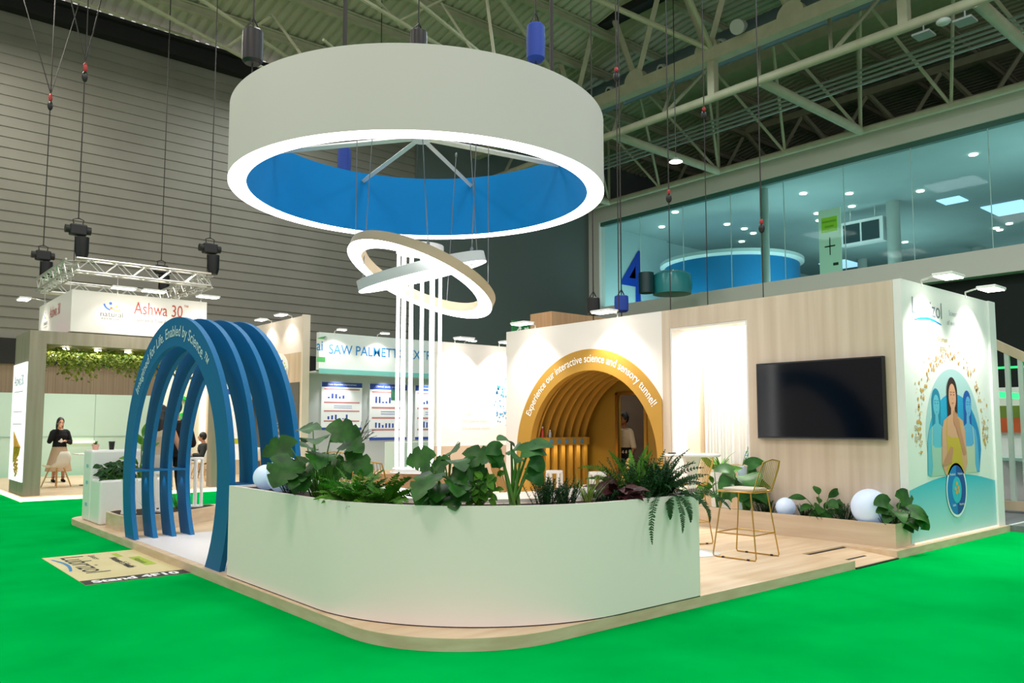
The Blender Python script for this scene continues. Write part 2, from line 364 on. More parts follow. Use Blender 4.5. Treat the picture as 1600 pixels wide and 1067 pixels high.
mb = MB(); f = onX(27.3, p.y, 6.9, .01); quad(mb, -.3, .3, 1.55, 2.1, f); mb.build('banner_block', mat('banner_lime', '#b4e03a', .6, 0, .15), b_)  # lime print glows faintly too, in place of light falling on it
mb = MB(); text('VITAFOODS', .1, lambda q, w=0: f((q[0], q[1]+1.9), .01), None, mb=mb); text('EUROPE', .09, lambda q, w=0: f((q[0], q[1]+1.72), .01), None, mb=mb); quad(mb, -.02, .02, .7, 1.35, f); quad(mb, -.2, .2, 1.0, 1.05, f); quad(mb, .1, .3, .3, .4, f); mb.build('banner_print', mat('banner_dark', '#2d4a2a', .6), b_)
p = at(1050, 455, 31.5); tag(MB().lathe([(.0, 0), (.75, 0), (.8, .4), (.75, .75), (.5, .9), (0, .92)], (p.x, p.y, 6.6), 24).build('gallery_counter', mat('teal_gloss', '#2f8f96', .25), None, True), 'rounded teal counter behind the gallery glass beside the number 4', 'counter')
p = at(1010, 462, 31.2); tag(MB().lathe([(0, 0), (.3, 0), (.3, .8), (0, .8)], (p.x, p.y, 6.6), 20).build('dark_bin', mat('dark_teal', '#123c40', .4), None, True), 'dark round bin in front of the number 4', 'bin')
n = 0
for (u, v) in ((1034, 354), (1055, 268+63), (1136, 350), (1163, 357), (1177, 364), (1159, 377), (1082, 384), (1086, 397), (1167, 292), (1255, 302), (1327, 302), (1331, 322), (1277, 333), (1521, 241), (1438, 298), (1414, 378), (1556, 356), (1562, 359), (1577, 349), (1280, 344), (1315, 385)):
    r = FW + RT*((u-CX)/F) - UP*((v-CY)/F); t = (10.94-H)/r.z; q = Vector((0, 0, H))+r*t
    if q.x < 28 or q.x > 61 or q.y > 25.5: continue
    o = MB().lathe([(0, 0), (.1, 0), (.12, .03), (.14, .03), (.14, 0)], (q.x, q.y, 10.91), 16).build('gallery_downlight', M_lamp, None, True)
    tag(o, 'small round white downlight in the ceiling behind the gallery glass', 'downlight', 'downlights in the gallery ceiling')
for (u0, v0, w, d_, lab) in ((1345, 313, 1.0, .9, 'smaller bluish skylight in the gallery ceiling'), (1560, 325, 2.2, 1.6, 'large bright skylight at the right end of the gallery ceiling'), (1315, 413, 2.4, 1.6, 'distant bluish skylight low in the gallery ceiling')):
    u0 = {1345: 1488, 1560: 1578, 1315: 1315}[u0]
    r = FW + RT*((u0-CX)/F) - UP*((v0-CY)/F); t = (10.93-H)/r.z; q = Vector((0, 0, H))+r*t
    tag(MB().box(q.x-w/2, q.x+w/2, q.y-d_/2, q.y+d_/2, 10.9, 10.94).build('skylight', mat('daylight_panel', '#bfdcff', .5, 0, 1.3), None), lab, 'skylight')

for (x, y) in ((30.0, 23), (30.5, 17), (30.5, 8), (40, 18), (42, 5), (52, 14)): light('gallery_fill', 'AREA', (x, y, 6.75), 250, (.85, 1, 1), 5, rot=(PI, 0, 0))  # unseen fill lights added below the sill to brighten the gallery
# high bay lamps visible in the roof
for (u, v, d, lab) in ((1056, 253, 24, 'round lit hall lamp hanging below the truss, right of the big ring'), (594, 204, 22, 'small lit hall lamp seen through the big ring')):
    p = at(u, v, d); o = thing('hall_lamp', lab, 'lamp', p)
    MB().lathe([(0, .14), (.06, .12), (.2, .02), (.2, 0)], p, 20).build('lamp_shade', M_alu, o, True); MB().lathe([(0, 0), (.19, 0)], p, 20).build('lamp_lens', M_lamp, o)
    MB().cyl(p+Vector((0, 0, .13)), (p.x, p.y, roof_z(p.y)-.05), .012).build('hanger', M_wired, o)
# =================================================================== OWN BOOTH
ZP = .085
def arc(cx, cy, r, a0, a1, n): return [(cx+r*math.cos(a0+(a1-a0)*i/n), cy+r*math.sin(a0+(a1-a0)*i/n)) for i in range(n+1)]
out = arc(3.93, 5.15, 1.03, PI, 1.5*PI, 20)+[(8.22, 4.12), (8.22, 4.72), (9.15, 4.72), (9.2, 4.12), (12.74, 4.12), (12.74, 14.3), (4.2, 14.3)]+arc(3.3, 13.55, .4, PI/2, PI, 5)
pf = thing('booth_platform', 'raised pale wood booth platform with a rounded front corner', 'platform', (3.93, 5.15, 0))
MB().prism(out, lambda p, w: (p[0], p[1], w), 0.0, ZP).build('deck', M_woodf, pf)
mb = MB(); P = out[:]; 
edge = [(2.9, 13.5)]+out[:21]+[(8.22, 4.12)]
o_ = [Vector((a, b, 0)) for a, b in edge]
nrm = []
for i in range(len(o_)):
    t = (o_[min(i+1, len(o_)-1)]-o_[max(i-1, 0)]).normalized(); nrm.append(Vector((t.y, -t.x, 0)))
q0 = [p-n*.006 for p, n in zip(o_, nrm)]
def wall_strip(mb, P, N, th, z0, z1):
    A = [Vector((p.x, p.y, z0)) for p in P]; B = [Vector((p.x, p.y, z1)) for p in P]
    A2 = [a+n*th for a, n in zip(A, N)]; B2 = [b+n*th for b, n in zip(B, N)]
    mb.strip(A, B); mb.strip(B, B2); mb.strip(B2, A2); mb.strip(A2, A)
    for k in (0, len(P)-1): mb.add([A[k], B[k], B2[k], A2[k]], [(0, 1, 2, 3)])
    return mb
wall_strip(mb, o_, [-n for n in nrm], -.006, 0, ZP+.001); mb.box(9.2, 12.74, 4.112, 4.12, 0, ZP+.001)
mb.build('edge_band', M_woode, pf)
rp = thing('access_ramp', 'low pale wood access ramp let into the platform front', 'ramp', (8.7, 4.4, 0))
MB().prism([(4.72, .07), (4.12, .012), (4.12, 0), (4.72, 0)], lambda p, w: (w, p[0], p[1]), 8.225, 9.195).build('ramp_board', M_woodf, rp)
MB().prism([(4.71, .0715), (4.675, .0685), (4.675, .066), (4.71, .069)], lambda p, w: (w, p[0], p[1]+.0015), 8.23, 9.14).build('grip_strip', M_blk, rp)
MB().prism([(4.365, .0375), (4.335, .0345), (4.335, .032), (4.365, .035)], lambda p, w: (w, p[0], p[1]+.0015), 8.25, 8.93).build('grip_strip', M_blk, rp)
MB().box(8.225, 9.195, 4.095, 4.12, 0, .014).build('ramp_lip', M_blk, rp)
tag(MB().box(2.98, 4.25, 7.75, 10.75, ZP, ZP+.004).build('white_floor_mat', mat('white_vinyl', '#e2e0e2', .4)), 'white vinyl floor panel lying under the blue arches', 'mat')
# ---------------- curved counter with planting trough
CC = (4.59, 5.76)
def path(off, n=28):
    r = 1.65-off
    P = [(2.94+off, 7.55)]+arc(CC[0], CC[1], r, PI, 1.5*PI, n)+[(5.565, 4.11+off)]
    return [Vector((a, b, 0)) for a, b in P]
def normals(P):
    N = []
    for i in range(len(P)):
        t = (P[min(i+1, len(P)-1)]-P[max(i-1, 0)]).normalized(); N.append(Vector((-t.y, t.x, 0)))
    N[0] = Vector((1, 0, 0)); N[-1] = Vector((0, 1, 0)); return N
ct = thing('curved_counter', 'large white curved counter with a planting trough along its top', 'counter', (4.2, 5.2, ZP))
P0 = path(0); N0 = normals(P0)
mb = MB(); wall_strip(mb, P0, N0, .03, ZP+.008, .925); P1 = path(.35)
wall_strip(mb, P1, normals(P1), .03, ZP, .905)
mb.box(2.972, 3.288, 7.5, 7.548, ZP, .923); mb.box(5.535, 5.563, 4.142, 4.458, ZP, .923)
mb.build('counter_body', M_white, ct, True)
mb = MB(); A = path(.03); B = path(.35); mb.strip([Vector((p.x, p.y, .9)) for p in A], [Vector((p.x, p.y, .906)) for p in B]); mb.build('soil', M_soil, ct)
mb = MB(); A = path(.002); wall_strip(mb, A, normals(A), .03, ZP+.0, ZP+.01); mb.build('shadow_gap', M_blk, ct)
tp = thing('white_curved_table', 'glossy white tabletop curving behind the planting trough', 'table', (4.6, 5.6, ZP))
mb = MB(); A = path(.40); B = path(1.0); za, zb = .905, .935
Q = [[Vector((p.x, p.y, z)) for p in X] for X in (A, B) for z in (za, zb)]
mb.strip(Q[1], Q[3]); mb.strip(Q[0], Q[2]); mb.strip(Q[0], Q[1]); mb.strip(Q[2], Q[3])
for k in (0, -1): mb.add([Q[0][k], Q[1][k], Q[3][k], Q[2][k]], [(0, 1, 2, 3)])
mb.build('tabletop', M_whiteg, tp)
for k in (3, 15, 26):
    p = path(.7)[k]; MB().cyl((p.x, p.y, ZP), (p.x, p.y, za), .035).build('leg', M_whiteg, tp, True)
# ---------------- blue arches
AY, AZc, RO, RI = 9.37, .92, 1.79, 1.46
ar = thing('blue_arch_gate', 'blue walk-through gate of four horseshoe arches with slogan lettering', 'arch gate', (3.3, AY, ZP))
a_lo = -math.asin((AZc-ZP)/RO)
def horseshoe(mb, x0, x1, cy, cz, ro, ri, z0, n=64):
    O = []; I = []
    for i in range(n+1):
        u = i/n
        ao = -math.asin((cz-z0)/ro); ai = -math.asin((cz-z0)/ri)
        to = ao+(PI-2*ao)*u; ti = ai+(PI-2*ai)*u
        O.append((cy-ro*math.cos(to), cz+ro*math.sin(to))); I.append((cy-ri*math.cos(ti), cz+ri*math.sin(ti)))
    g = lambda L, x: [(x, a, b) for a, b in L]
    mb.strip(g(O, x0), g(I, x0)); mb.strip(g(O, x1), g(I, x1)); mb.strip(g(O, x0), g(O, x1)); mb.strip(g(I, x0), g(I, x1))
    for k in (0, n): mb.add([(x0,)+O[k], (x0,)+I[k], (x1,)+I[k], (x1,)+O[k]], [(0, 1, 2, 3)])
    return mb
for x in (2.955, 3.18, 3.405, 3.63):
    horseshoe(MB(), x, x+.055, AY, AZc, RO, RI, ZP).build('arch_ring', M_blue, ar, True, ang=50)
arc_text('Imagined for Life. Enabled by Science.\u2122', .175, AY, AZc, 1.575, math.radians(143), math.radians(47), 2.955, mat('lettering_pale_blue', '#c3dbe8', .6), 'slogan_lettering', ar, .0015)
for sgn in (1, -1):
    y0 = AY+sgn*(RI-.0); y1 = AY+sgn*(RO+.0)
    sh = MB().box(2.98, 3.66, min(y0, y1), max(y0, y1), .905, .93).build('shelf', M_blue, ar)
    for x in (3.1, 3.32, 3.54):
        MB().cyl((x, (y0+y1)/2, .899), (x, (y0+y1)/2, .905), .022).build('shelf_spotlight', M_lamp, sh, True)
        if sgn > 0: light('shelf_spot', 'SPOT', (x+.02, (y0+y1)/2-.03, .895), 1.6, (.85, .95, 1), .01, to=(x+.08, (y0+y1)/2-.03, .1), spot=75)
# ---------------- big hanging ring sign
RC = at(654.5, 260, 10.2); RC = Vector((5.69, 8.46, 0)); Rr = 2.35; ZB = 4.42; ZT = 5.33
rg = thing('ring_sign', 'huge white hanging ring sign with glowing rim and blue lining', 'hanging sign', (RC.x, RC.y, ZB))
MB().lathe([(Rr, .012), (Rr, ZT-ZB), (Rr-.03, ZT-ZB), (Rr-.03, .012)], (RC.x, RC.y, ZB), 128, True).build('outer_band', mat('ring_fabric_white', '#cbc7c5', .7), rg, True, ang=60)
MB().lathe([(Rr-.21, .012), (Rr-.21, ZT-ZB), (Rr-.2, ZT-ZB), (Rr-.2, .012)], (RC.x, RC.y, ZB), 128, True).build('inner_lining', M_blue2, rg, True, ang=60)
MB().lathe([(Rr, 0), (Rr, .012), (Rr-.21, .012), (Rr-.21, 0)], (RC.x, RC.y, ZB), 128, True).build('glowing_rim', M_led, rg, True, ang=60)
for k in range(4):
    a = math.radians(35+45*k); d = Vector((math.cos(a), math.sin(a), 0))*(Rr-.2); c = Vector((RC.x, RC.y, ZT-.12))
    mb = MB(); mb.tube([c-d, c+d], .038, 4); mb.build('spoke', mat('spoke_white', '#d6dada', .4, .2), rg)
MB().cyl((RC.x, RC.y, ZT-.17), (RC.x, RC.y, ZT-.08), .12).build('hub', M_alu, rg, True)
# ---------------- small tilted rings
def ringbasis(m, p):
    m = m.normalized(); p = (p-m*p.dot(m)).normalized(); return m, p, m.cross(p)
def tilted_ring(name, label, c, R, m, p, wdt, hgt, mt, anchors):
    m, p, nn = ringbasis(m, p)
    if nn.z < 0: nn = -nn
    o = thing(name, label, 'ring lamp', c)
    fn = lambda q, w: c+m*q[0]+p*q[1]+nn*w
    MB().band(R-.018, R, 0, 2*PI, fn, .0, hgt, 96).build('outer_band', mt, o, True, ang=50)
    MB().band(R-wdt, R-wdt+.018, 0, 2*PI, fn, .0, hgt, 96).build('inner_band', mt, o, True, ang=50)
    MB().band(R-wdt, R, 0, 2*PI, fn, -.01, .0, 96).build('light_panel', M_led, o, True, ang=50)
    MB().band(R-wdt, R, 0, 2*PI, fn, hgt, hgt+.006, 96).build('top_cover', mt, o, True, ang=50)
    for a, dx in anchors:
        q = fn(((R-.05)*math.cos(a), (R-.05)*math.sin(a)), hgt); top = Vector((q.x+dx*RT.x, q.y+dx*RT.y, ZT-.06))
        mb = MB(); mb.tube([q, top], .006, 6); mb.sphere(q+Vector((0, 0, .03)), .02, 8, 6, (1, 1, 1.7)); mb.sphere(top, .018, 8, 6, (1, 1, 2)); mb.build('cable', M_wirec, o, True)
    return o
ca, sa = math.cos(math.radians(21.5)), math.sin(math.radians(21.5))
cG = at(656, 439, 10.2)
vdir = (cG-Vector((0, 0, H))).normalized()
tilted_ring('large_tilted_ring_lamp', 'larger beige tilted ring lamp with glowing underside', cG, .985, RT*ca-UP*sa, vdir*.945+(-RT*sa-UP*ca)*.31, .185, .12, M_beige, ((PI, 0), (1.2, .12), (-1.5, -.1), (.25, 0)))
cb, sb = math.cos(math.radians(14)), math.sin(math.radians(14))
cW = at(661, 432, 10.2)
tilted_ring('small_tilted_ring_lamp', 'smaller pale grey tilted ring lamp crossing the beige one', cW, .83, RT*cb+UP*sb, vdir*.99-(-RT*sb+UP*cb)*.07, .14, .12, M_gring, ((PI*.97, .1), (.35, -.1), (-.5, .06)))
# ---------------- column of light tubes
cx, cy = at(653, 735, 10.2).x, at(653, 735, 10.2).y
cl = thing('light_tube_column', 'tall column of glowing white vertical light tubes', 'light column', (cx, cy, .9))
for k, du in enumerate((-.262, -.222, -.182, -.142, -.070, -.002, .064, .128, .194, .258)):
    a = math.acos(du/.28)*(1 if k % 2 else -1); q = Vector((cx, cy, 0))+Vector((RT.x, RT.y, 0))*du+Vector((FW.x, FW.y, 0)).normalized()*.28*math.sin(a)
    MB().cyl((q.x, q.y, .93), (q.x, q.y, 3.72), .022, .022, 12).build('light_tube', M_led2, cl, True)
MB().cyl((cx, cy, 3.72), (cx, cy, 3.81), .31, .31, 40).build('top_cap', M_whiteg, cl, True)
MB().cyl((cx, cy, .9), (cx, cy, .945), .33, .33, 40).build('base_plate', M_whiteg, cl, True)
dk = thing('wooden_plinth', 'light brown wooden plinth carrying the glowing tube column', 'plinth', (cx, cy, ZP))
MB().prism([(-.85, -.3), (.38, -.3), (.38, .5), (-.85, .5)], lambda p, w: (cx+RT.x*p[0]+FW.x*p[1], cy+RT.y*p[0]+FW.y*p[1], w), ZP, .89).build('plinth_body', noisy('mid_wood', '#b18a63', '#c29b73', (1, 1, 4), 3, .5), dk)
MB().cyl((cx, cy, .89), (cx, cy, .9), .36, .36, 40).build('plinth_top', M_whiteg, dk, bevel=.005)
# ---------------- wood wall with TV and doorway, gold wall
ZW = 3.25; XW = 9.76
ww = struct('wall_1', MB().box(XW, XW+.1, 4.302, 6.33, ZP, ZW).box(XW, XW+.1, 7.69, 7.84, ZP, ZW).box(XW, XW+.1, 6.33, 7.69, 2.97, ZW), M_woodw)
struct('trim_4', MB().box(XW+.006, XW+.35, 7.655, 7.688, ZP, 2.968).box(XW+.006, XW+.35, 6.332, 6.36, ZP, 2.968).box(XW+.006, XW+.35, 6.362, 7.653, 2.94, 2.968), M_wallw)
# white wall with round-topped tunnel mouth
gy, gz, gR, gr = 9.42, .94, 1.83, 1.485
def cut_wall(x0, x1):
    mb = MB(); n = 48; O = []; I = []
    for i in range(n+1):
        t = PI*i/n; I.append((gy-gr*math.cos(t), gz+gr*math.sin(t)))
    I = [(gy-gr, ZP)]+I+[(gy+gr, ZP)]
    for (a, b) in I:
        dx, dz = a-gy, b-gz
        if b <= gz: O.append((7.84 if dx < 0 else 11.57, b)); continue
        s = min(((gy-7.84) if dx < 0 else (11.57-gy))/abs(dx) if abs(dx) > 1e-6 else 99, (ZW-gz)/dz if dz > 1e-6 else 99)
        O.append((gy+dx*s, gz+dz*s))
    # make corners exact
    for tgt in ((7.84, ZW), (11.57, ZW)):
        k = min(range(len(O)), key=lambda i: (O[i][0]-tgt[0])**2+(O[i][1]-tgt[1])**2); O[k] = tgt
    for x in (x0, x1): mb.strip([(x,)+p for p in O], [(x,)+p for p in I])
    mb.strip([(x0,)+p for p in I], [(x1,)+p for p in I]); mb.strip([(x0,)+p for p in O], [(x1,)+p for p in O])
    return mb
struct('wall_2', cut_wall(XW, XW+.1), M_wallw)
tn = thing('ochre_tunnel', 'ochre walk-in sensory tunnel with slogan lettering round its mouth', 'tunnel', (10.4, gy, ZP))
mb = MB(); n = 64
O = []; I = []
for i in range(n+1):
    t = PI*i/n; O.append((gy-gR*math.cos(t), gz+gR*math.sin(t))); I.append((gy-gr*math.cos(t), gz+gr*math.sin(t)))
O = [(gy-1.58, ZP)]+O+[(gy+gR, ZP)]; I = [(gy-gr, ZP)]+I+[(gy+gr, ZP)]
O = [(max(a, 7.845), b) for a, b in O]
J_ = [(gy+(a-gy)*.99, gz+(b-gz)*.99 if b > gz else b) for a, b in I]
for x in (XW-.02,): mb.strip([(x,)+p for p in O], [(x,)+p for p in J_])
mb.strip([(XW-.02,)+p for p in O], [(XW,)+p for p in O]); I = [(gy+(a-gy)*.99, gz+(b-gz)*.99 if b > gz else b) for a, b in I]; mb.strip([(XW-.02,)+p for p in I], [(XW+.11,)+p for p in I])
mb.build('front_arch', M_gold, tn, True)
arc_text('Experience our interactive science and sensory tunnel!', .19, gy, gz, 1.61, math.radians(154), math.radians(31), XW-.02, mat('lettering_white', '#ffffff', .5), 'slogan_lettering', tn, .0015)
for k in range(7):
    x = XW+.17+.2*k; mb = MB(); n = 40; ri = gr; O = []; I = []; ro = gr+.17
    for i in range(n+1):
        t = PI*i/n; O.append((gy-ro*math.cos(t), gz+ro*math.sin(t))); rr = ri; I.append((gy-rr*math.cos(t), gz+rr*math.sin(t)))
    O = [(gy-ro, ZP)]+O+[(gy+ro, ZP)]; I = [(gy-ri, ZP)]+I+[(gy+ri, ZP)]
    for xx in (x, x+.035): mb.strip([(xx,)+p for p in O], [(xx,)+p for p in I])
    mb.strip([(x,)+p for p in I], [(x+.035,)+p for p in I]); mb.build('rib', M_gold, tn, True)
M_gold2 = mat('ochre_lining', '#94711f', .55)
mb = MB(); n = 40; rl = gr+.17; sh = [(gy-gr-.03, ZP)]+[(gy-(gr+.03 if i < n/2-6 else rl)*math.cos(PI*i/n), gz+(gr+.03 if i < n/2-6 else rl)*math.sin(PI*i/n)) for i in range(n+1)]+[(gy+rl, ZP)]
mb.strip([(XW+.1,)+p for p in sh], [(XW+1.7,)+p for p in sh]); mb.build('lining', M_gold2, tn, True)
# back panel with doorway
mb = MB(); mb.box(XW+1.62, XW+1.68, 10.2, 11.0, ZP, 2.3).box(XW+1.62, XW+1.68, 7.9, 9.55, ZP, 2.3).box(XW+1.62, XW+1.68, 9.55, 10.2, 2.05, 2.5).build('back_panel', M_gold2, tn)
MB().box(XW+1.58, XW+1.62, 9.5, 9.56, ZP, 2.1).box(XW+1.58, XW+1.62, 10.19, 10.25, ZP, 2.1).box(XW+1.58, XW+1.62, 9.5, 10.25, 2.05, 2.1).build('door_frame', M_brass, tn)
MB().box(XW+.12, XW+1.45, 10.80, 11.05, 1.12, 1.26).build('shelf', M_gold, tn)
for k in range(7): MB().box(XW+.14+.2*k, XW+.23+.2*k, 10.84, 10.9, ZP, 1.12).build('lit_slat', M_gold, tn)
light('tunnel_shelf_glow', 'AREA', (XW+.8, 10.72, 1.1), 3, (1, .8, .4), 1.2, .06, to=(XW+.8, 10.9, .2))
light('tunnel_glow', 'AREA', (XW+.9, 9.3, 2.1), 3, (1, .9, .7), .5, rot=(0, 0, 0))
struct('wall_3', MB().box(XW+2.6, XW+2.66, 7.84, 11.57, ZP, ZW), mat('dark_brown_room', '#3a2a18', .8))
# bottles on the tunnel shelf
def bottle(p, mbod, mcap, label, h=.12):
    o = thing('sample_bottle', label, 'bottle', p, 0, 'sample bottles on the tunnel shelf')
    MB().lathe([(0, 0), (.028, 0), (.03, h*.6), (.014, h*.8), (.014, h*.85), (0, h*.85)], p, 12).build('bottle_body', mbod, o, True)
    MB().lathe([(0, h*.85), (.016, h*.85), (.016, h), (0, h)], p, 12).build('bottle_cap', mcap, o, True); return o
bottle((XW+.27, 10.86, 1.26), mat('bottle_red', '#b8342a', .3), M_whiteg, 'red sample bottle with white cap, nearest on the tunnel shelf', .2)
bottle((XW+.46, 10.86, 1.26), mat('bottle_clear', '#b7bcc6', .2), mat('cap_white', '#e8e8ee', .4), 'pale grey sample bottle beside the red one on the tunnel shelf', .14)
for k in range(5):
    o = MB().box(XW+.4+.2*k, XW+.47+.2*k, 10.785, 10.80, 1.15, 1.23).build('shelf_card', mat('card_blue', '#5b93b5', .5)); tag(o, 'small pale blue card on the front edge of the tunnel shelf', 'card', 'blue cards on the tunnel shelf')
# room behind the doorway
struct('wall_4', MB().box(XW+2.4, XW+2.5, 5.6, 7.74, ZP, ZW).box(XW+.101, XW+2.39, 7.70, 7.74, ZP, ZW), mat('cream_wall', '#efdfc6', .6))
struct('ceiling_store', MB().box(XW+.101, XW+2.39, 4.31, 7.69, 3.2, 3.24), mat('cream_wall', '#efdfc6', .6))
cu = MB(); A = []; B = []
for i in range(121):
    y = 7.62-.85*i/120; x = XW+.75+.035*math.sin(i*.75)+.012*math.sin(i*1.9); A.append((x, y, .9)); B.append((x, y, 3.1))
cu.strip(A, B); c_ = cu.build('white_curtain', mat('sheer_white_fabric', '#f7f5f2', .8), None, True, ang=80); tag(c_, 'pleated white curtain hanging inside the bright doorway', 'curtain')
tag(MB().box(XW+.55, XW+1.1, 5.95, 6.62, ZP, 2.3).build('tall_cabinet', mat('tan_cabinet', '#c3a47e', .6), bevel=.005), 'tall tan cabinet just inside the bright doorway', 'cabinet')
light('doorway_light', 'AREA', (XW+.5, 7.0, 3.1), 230, (1, .96, .9), .8, rot=(0, 0, 0))
p = Vector((XW+.9, 6.9, 3.12)); o = thing('doorway_lamp', 'small white box lamp under the ceiling of the bright doorway', 'lamp', p)
MB().cbox(p, (.16, .16, .14)).build('lamp_body', M_whiteg, o, bevel=.01); MB().cbox(p-Vector((0, 0, .075)), (.13, .13, .01)).build('lamp_lens', M_lamp, o)
# TV
tv = thing('television', 'large black flat television mounted on the pale wood wall', 'television', (XW, 5.29, 1.3))
MB().box(XW-.07, XW, 4.42, 6.16, 1.31, 2.33).build('tv_housing', M_blk, tv, bevel=.004)
MB().box(XW-.074, XW-.07, 4.44, 6.14, 1.34, 2.31).build('tv_screen', mat('black_screen', '#03050a', .1, spec=.22), tv)
MB().box(XW-.073, XW-.07, 4.42, 6.16, 1.31, 1.322).build('lower_bezel', mat('bezel_grey', '#5a5d62', .4), tv)
# ---------------- poster wall
struct('wall_5', MB().box(XW+.003, 12.73, 4.2, 4.3, ZP+.004, ZW+.005), mat('poster_wall_white', '#e6eaea', .5))
struct('trim_5', MB().box(12.5, 12.74, 4.17, 4.2, ZP, ZW+.005), mat('poster_wall_white', '#e6eaea', .5))
struct('trim_6', MB().box(XW+.1, 12.73, 4.192, 4.2, ZP, ZP+.012), mat('warm_led_line', '#ffd9b0', .5, 0, 1.2))
pw = thing('wall_poster', 'tall wall graphic of a smiling woman in a gold top within a blue circle', 'poster', (11.17, 4.2, ZP))
PF = lambda p, w=0: (p[0], 4.198-w, p[1])
Lr = .0012
def art(name, m, fn, layer):
    mb = MB(); fn(mb, lambda p, w=0: PF(p, layer*Lr))
    pc = mb.pc+[len(mb.v)]
    for j in range(len(pc)-1):
        for i in range(pc[j], pc[j+1]): mb.v[i].y -= (j % 12)*6e-5
    return mb.build(name, m, pw)
def gradc(name, c1, c2, a, b, axis=2):
    if name in MC: return MC[name]
    m = mat(name, c1, .5); nt = m.node_tree; N = nt.nodes; L = nt.links
    ge = N.new('ShaderNodeNewGeometry'); sp = N.new('ShaderNodeSeparateXYZ'); mr = N.new('ShaderNodeMapRange'); cr = N.new('ShaderNodeValToRGB')
    mr.inputs[1].default_value = a; mr.inputs[2].default_value = b
    cr.color_ramp.elements[0].color = lin(c1); cr.color_ramp.elements[1].color = lin(c2)
    L.new(ge.outputs['Position'], sp.inputs[0]); L.new(sp.outputs[axis], mr.inputs[0]); L.new(mr.outputs[0], cr.inputs[0]); L.new(cr.outputs[0], N['Principled BSDF'].inputs['Base Color']); return m
# printed artwork (the print itself fades from pale to turquoise)
art('hill_print', gradc('print_turquoise', '#b9dfe2', '#1fb4cf', ZP, .85), lambda mb, f: mb.strip([f((XW+.01+2.73*i/30, ZP+.02)) for i in range(31)], [f((XW+.01+2.73*i/30, .72+.135*math.sin(PI*i/30))) for i in range(31)]), 1)
art('pale_circle_print', mat('print_pale_teal', '#a9cdd2', .5), lambda mb, f: disc(mb, (11.17, 1.36), .88, .86, f, 0, 48, -.62, PI+.62), 0)
art('blue_circle_print', gradc('print_blue', '#1fa7cf', '#1c86c4', 10.4, 11.9, 0), lambda mb, f: poly(mb, [(10.42, .86)]+[(11.18+.86*math.cos(t), 1.16+.74*math.sin(t)) for t in [PI*1.0-PI*1.0*i/32 for i in range(33)]]+[(11.95, .86)], f), 2)
def figure(mb_list, cx, s, ms, dz=0, layer=4, turn=0):
    hair, skin, top, feat = ms
    art('hair_print', hair, lambda mb, f: (disc(mb, (cx, 1.91+dz), .165*s, .20*s, f), poly(mb, [(cx-.165*s, 1.9+dz), (cx-.16*s, 1.52+dz), (cx+.14*s, 1.56+dz), (cx+.165*s, 1.9+dz)], f)), layer)
    def body(mb, f):
        disc(mb, (cx+turn, 1.86+dz), .115*s, .165*s, f); poly(mb, [(cx-.05*s, 1.75+dz), (cx-.07*s, 1.6+dz), (cx+.07*s, 1.6+dz), (cx+.05*s, 1.75+dz)], f)
        poly(mb, [(cx-.36*s, 1.42+dz), (cx-.3*s, 1.55+dz), (cx-.08*s, 1.63+dz), (cx+.08*s, 1.63+dz), (cx+.3*s, 1.55+dz), (cx+.36*s, 1.42+dz), (cx+.4*s, 1.0+dz), (cx+.3*s, .86), (cx-.3*s, .86), (cx-.4*s, 1.0+dz)], f)
    art('skin_print', skin, body, layer+1)
    art('top_print', top, lambda mb, f: (poly(mb, [(cx-.24*s, 1.38+dz), (cx-.1*s, 1.33+dz), (cx+.1*s, 1.33+dz), (cx+.24*s, 1.38+dz), (cx+.22*s, 1.1+dz), (cx+.27*s, .86), (cx-.27*s, .86), (cx-.22*s, 1.1+dz)], f),
        poly(mb, [(cx-.24*s, 1.38+dz), (cx-.2*s, 1.59+dz), (cx-.17*s, 1.6+dz), (cx-.2*s, 1.37+dz)], f), poly(mb, [(cx+.24*s, 1.38+dz), (cx+.2*s, 1.59+dz), (cx+.17*s, 1.6+dz), (cx+.2*s, 1.37+dz)], f)), layer+2)
    def ft(mb, f):
        for sg in (-1, 1):
            disc(mb, (cx+turn+sg*.045*s, 1.885+dz), .02*s, .009*s, f, 0, 10); quad(mb, cx+turn+sg*.045*s-.025*s, cx+turn+sg*.045*s+.025*s, 1.915+dz, 1.925+dz, f)
        mb.strip([f((cx+turn-.045*s+.09*s*i/8, 1.79+dz-.012*math.sin(PI*i/8))) for i in range(9)], [f((cx+turn-.045*s+.09*s*i/8, 1.79+dz-.021*s*math.sin(PI*i/8))) for i in range(9)]); quad(mb, cx+turn-.012*s, cx+turn+.012*s, 1.83+dz, 1.836+dz, f)
    art('face_print', feat, ft, layer+2)
figure(None, 10.62, .82, (mat('print_hair_teal', '#1d7fa5', .5), mat('print_skin_teal', '#5fb4cf', .5), mat('print_top_sage', '#9fc3b8', .5), mat('print_line_teal', '#2c7f9f', .5)), -.12, 3)
figure(None, 11.62, .82, (mat('print_hair_blue', '#1553a8', .5), mat('print_skin_blue', '#58a6d8', .5), mat('print_top_grey', '#b9c6b4', .5), mat('print_line_blue', '#2b6cab', .5)), -.12, 3, .03)
figure(None, 11.12, 1.02, (mat('print_hair_brown', '#2c1b18', .5), mat('print_skin', '#d29c80', .5), mat('print_gold_top', '#c2a63c', .5), mat('print_face', '#8d4a40', .5)), 0, 7)
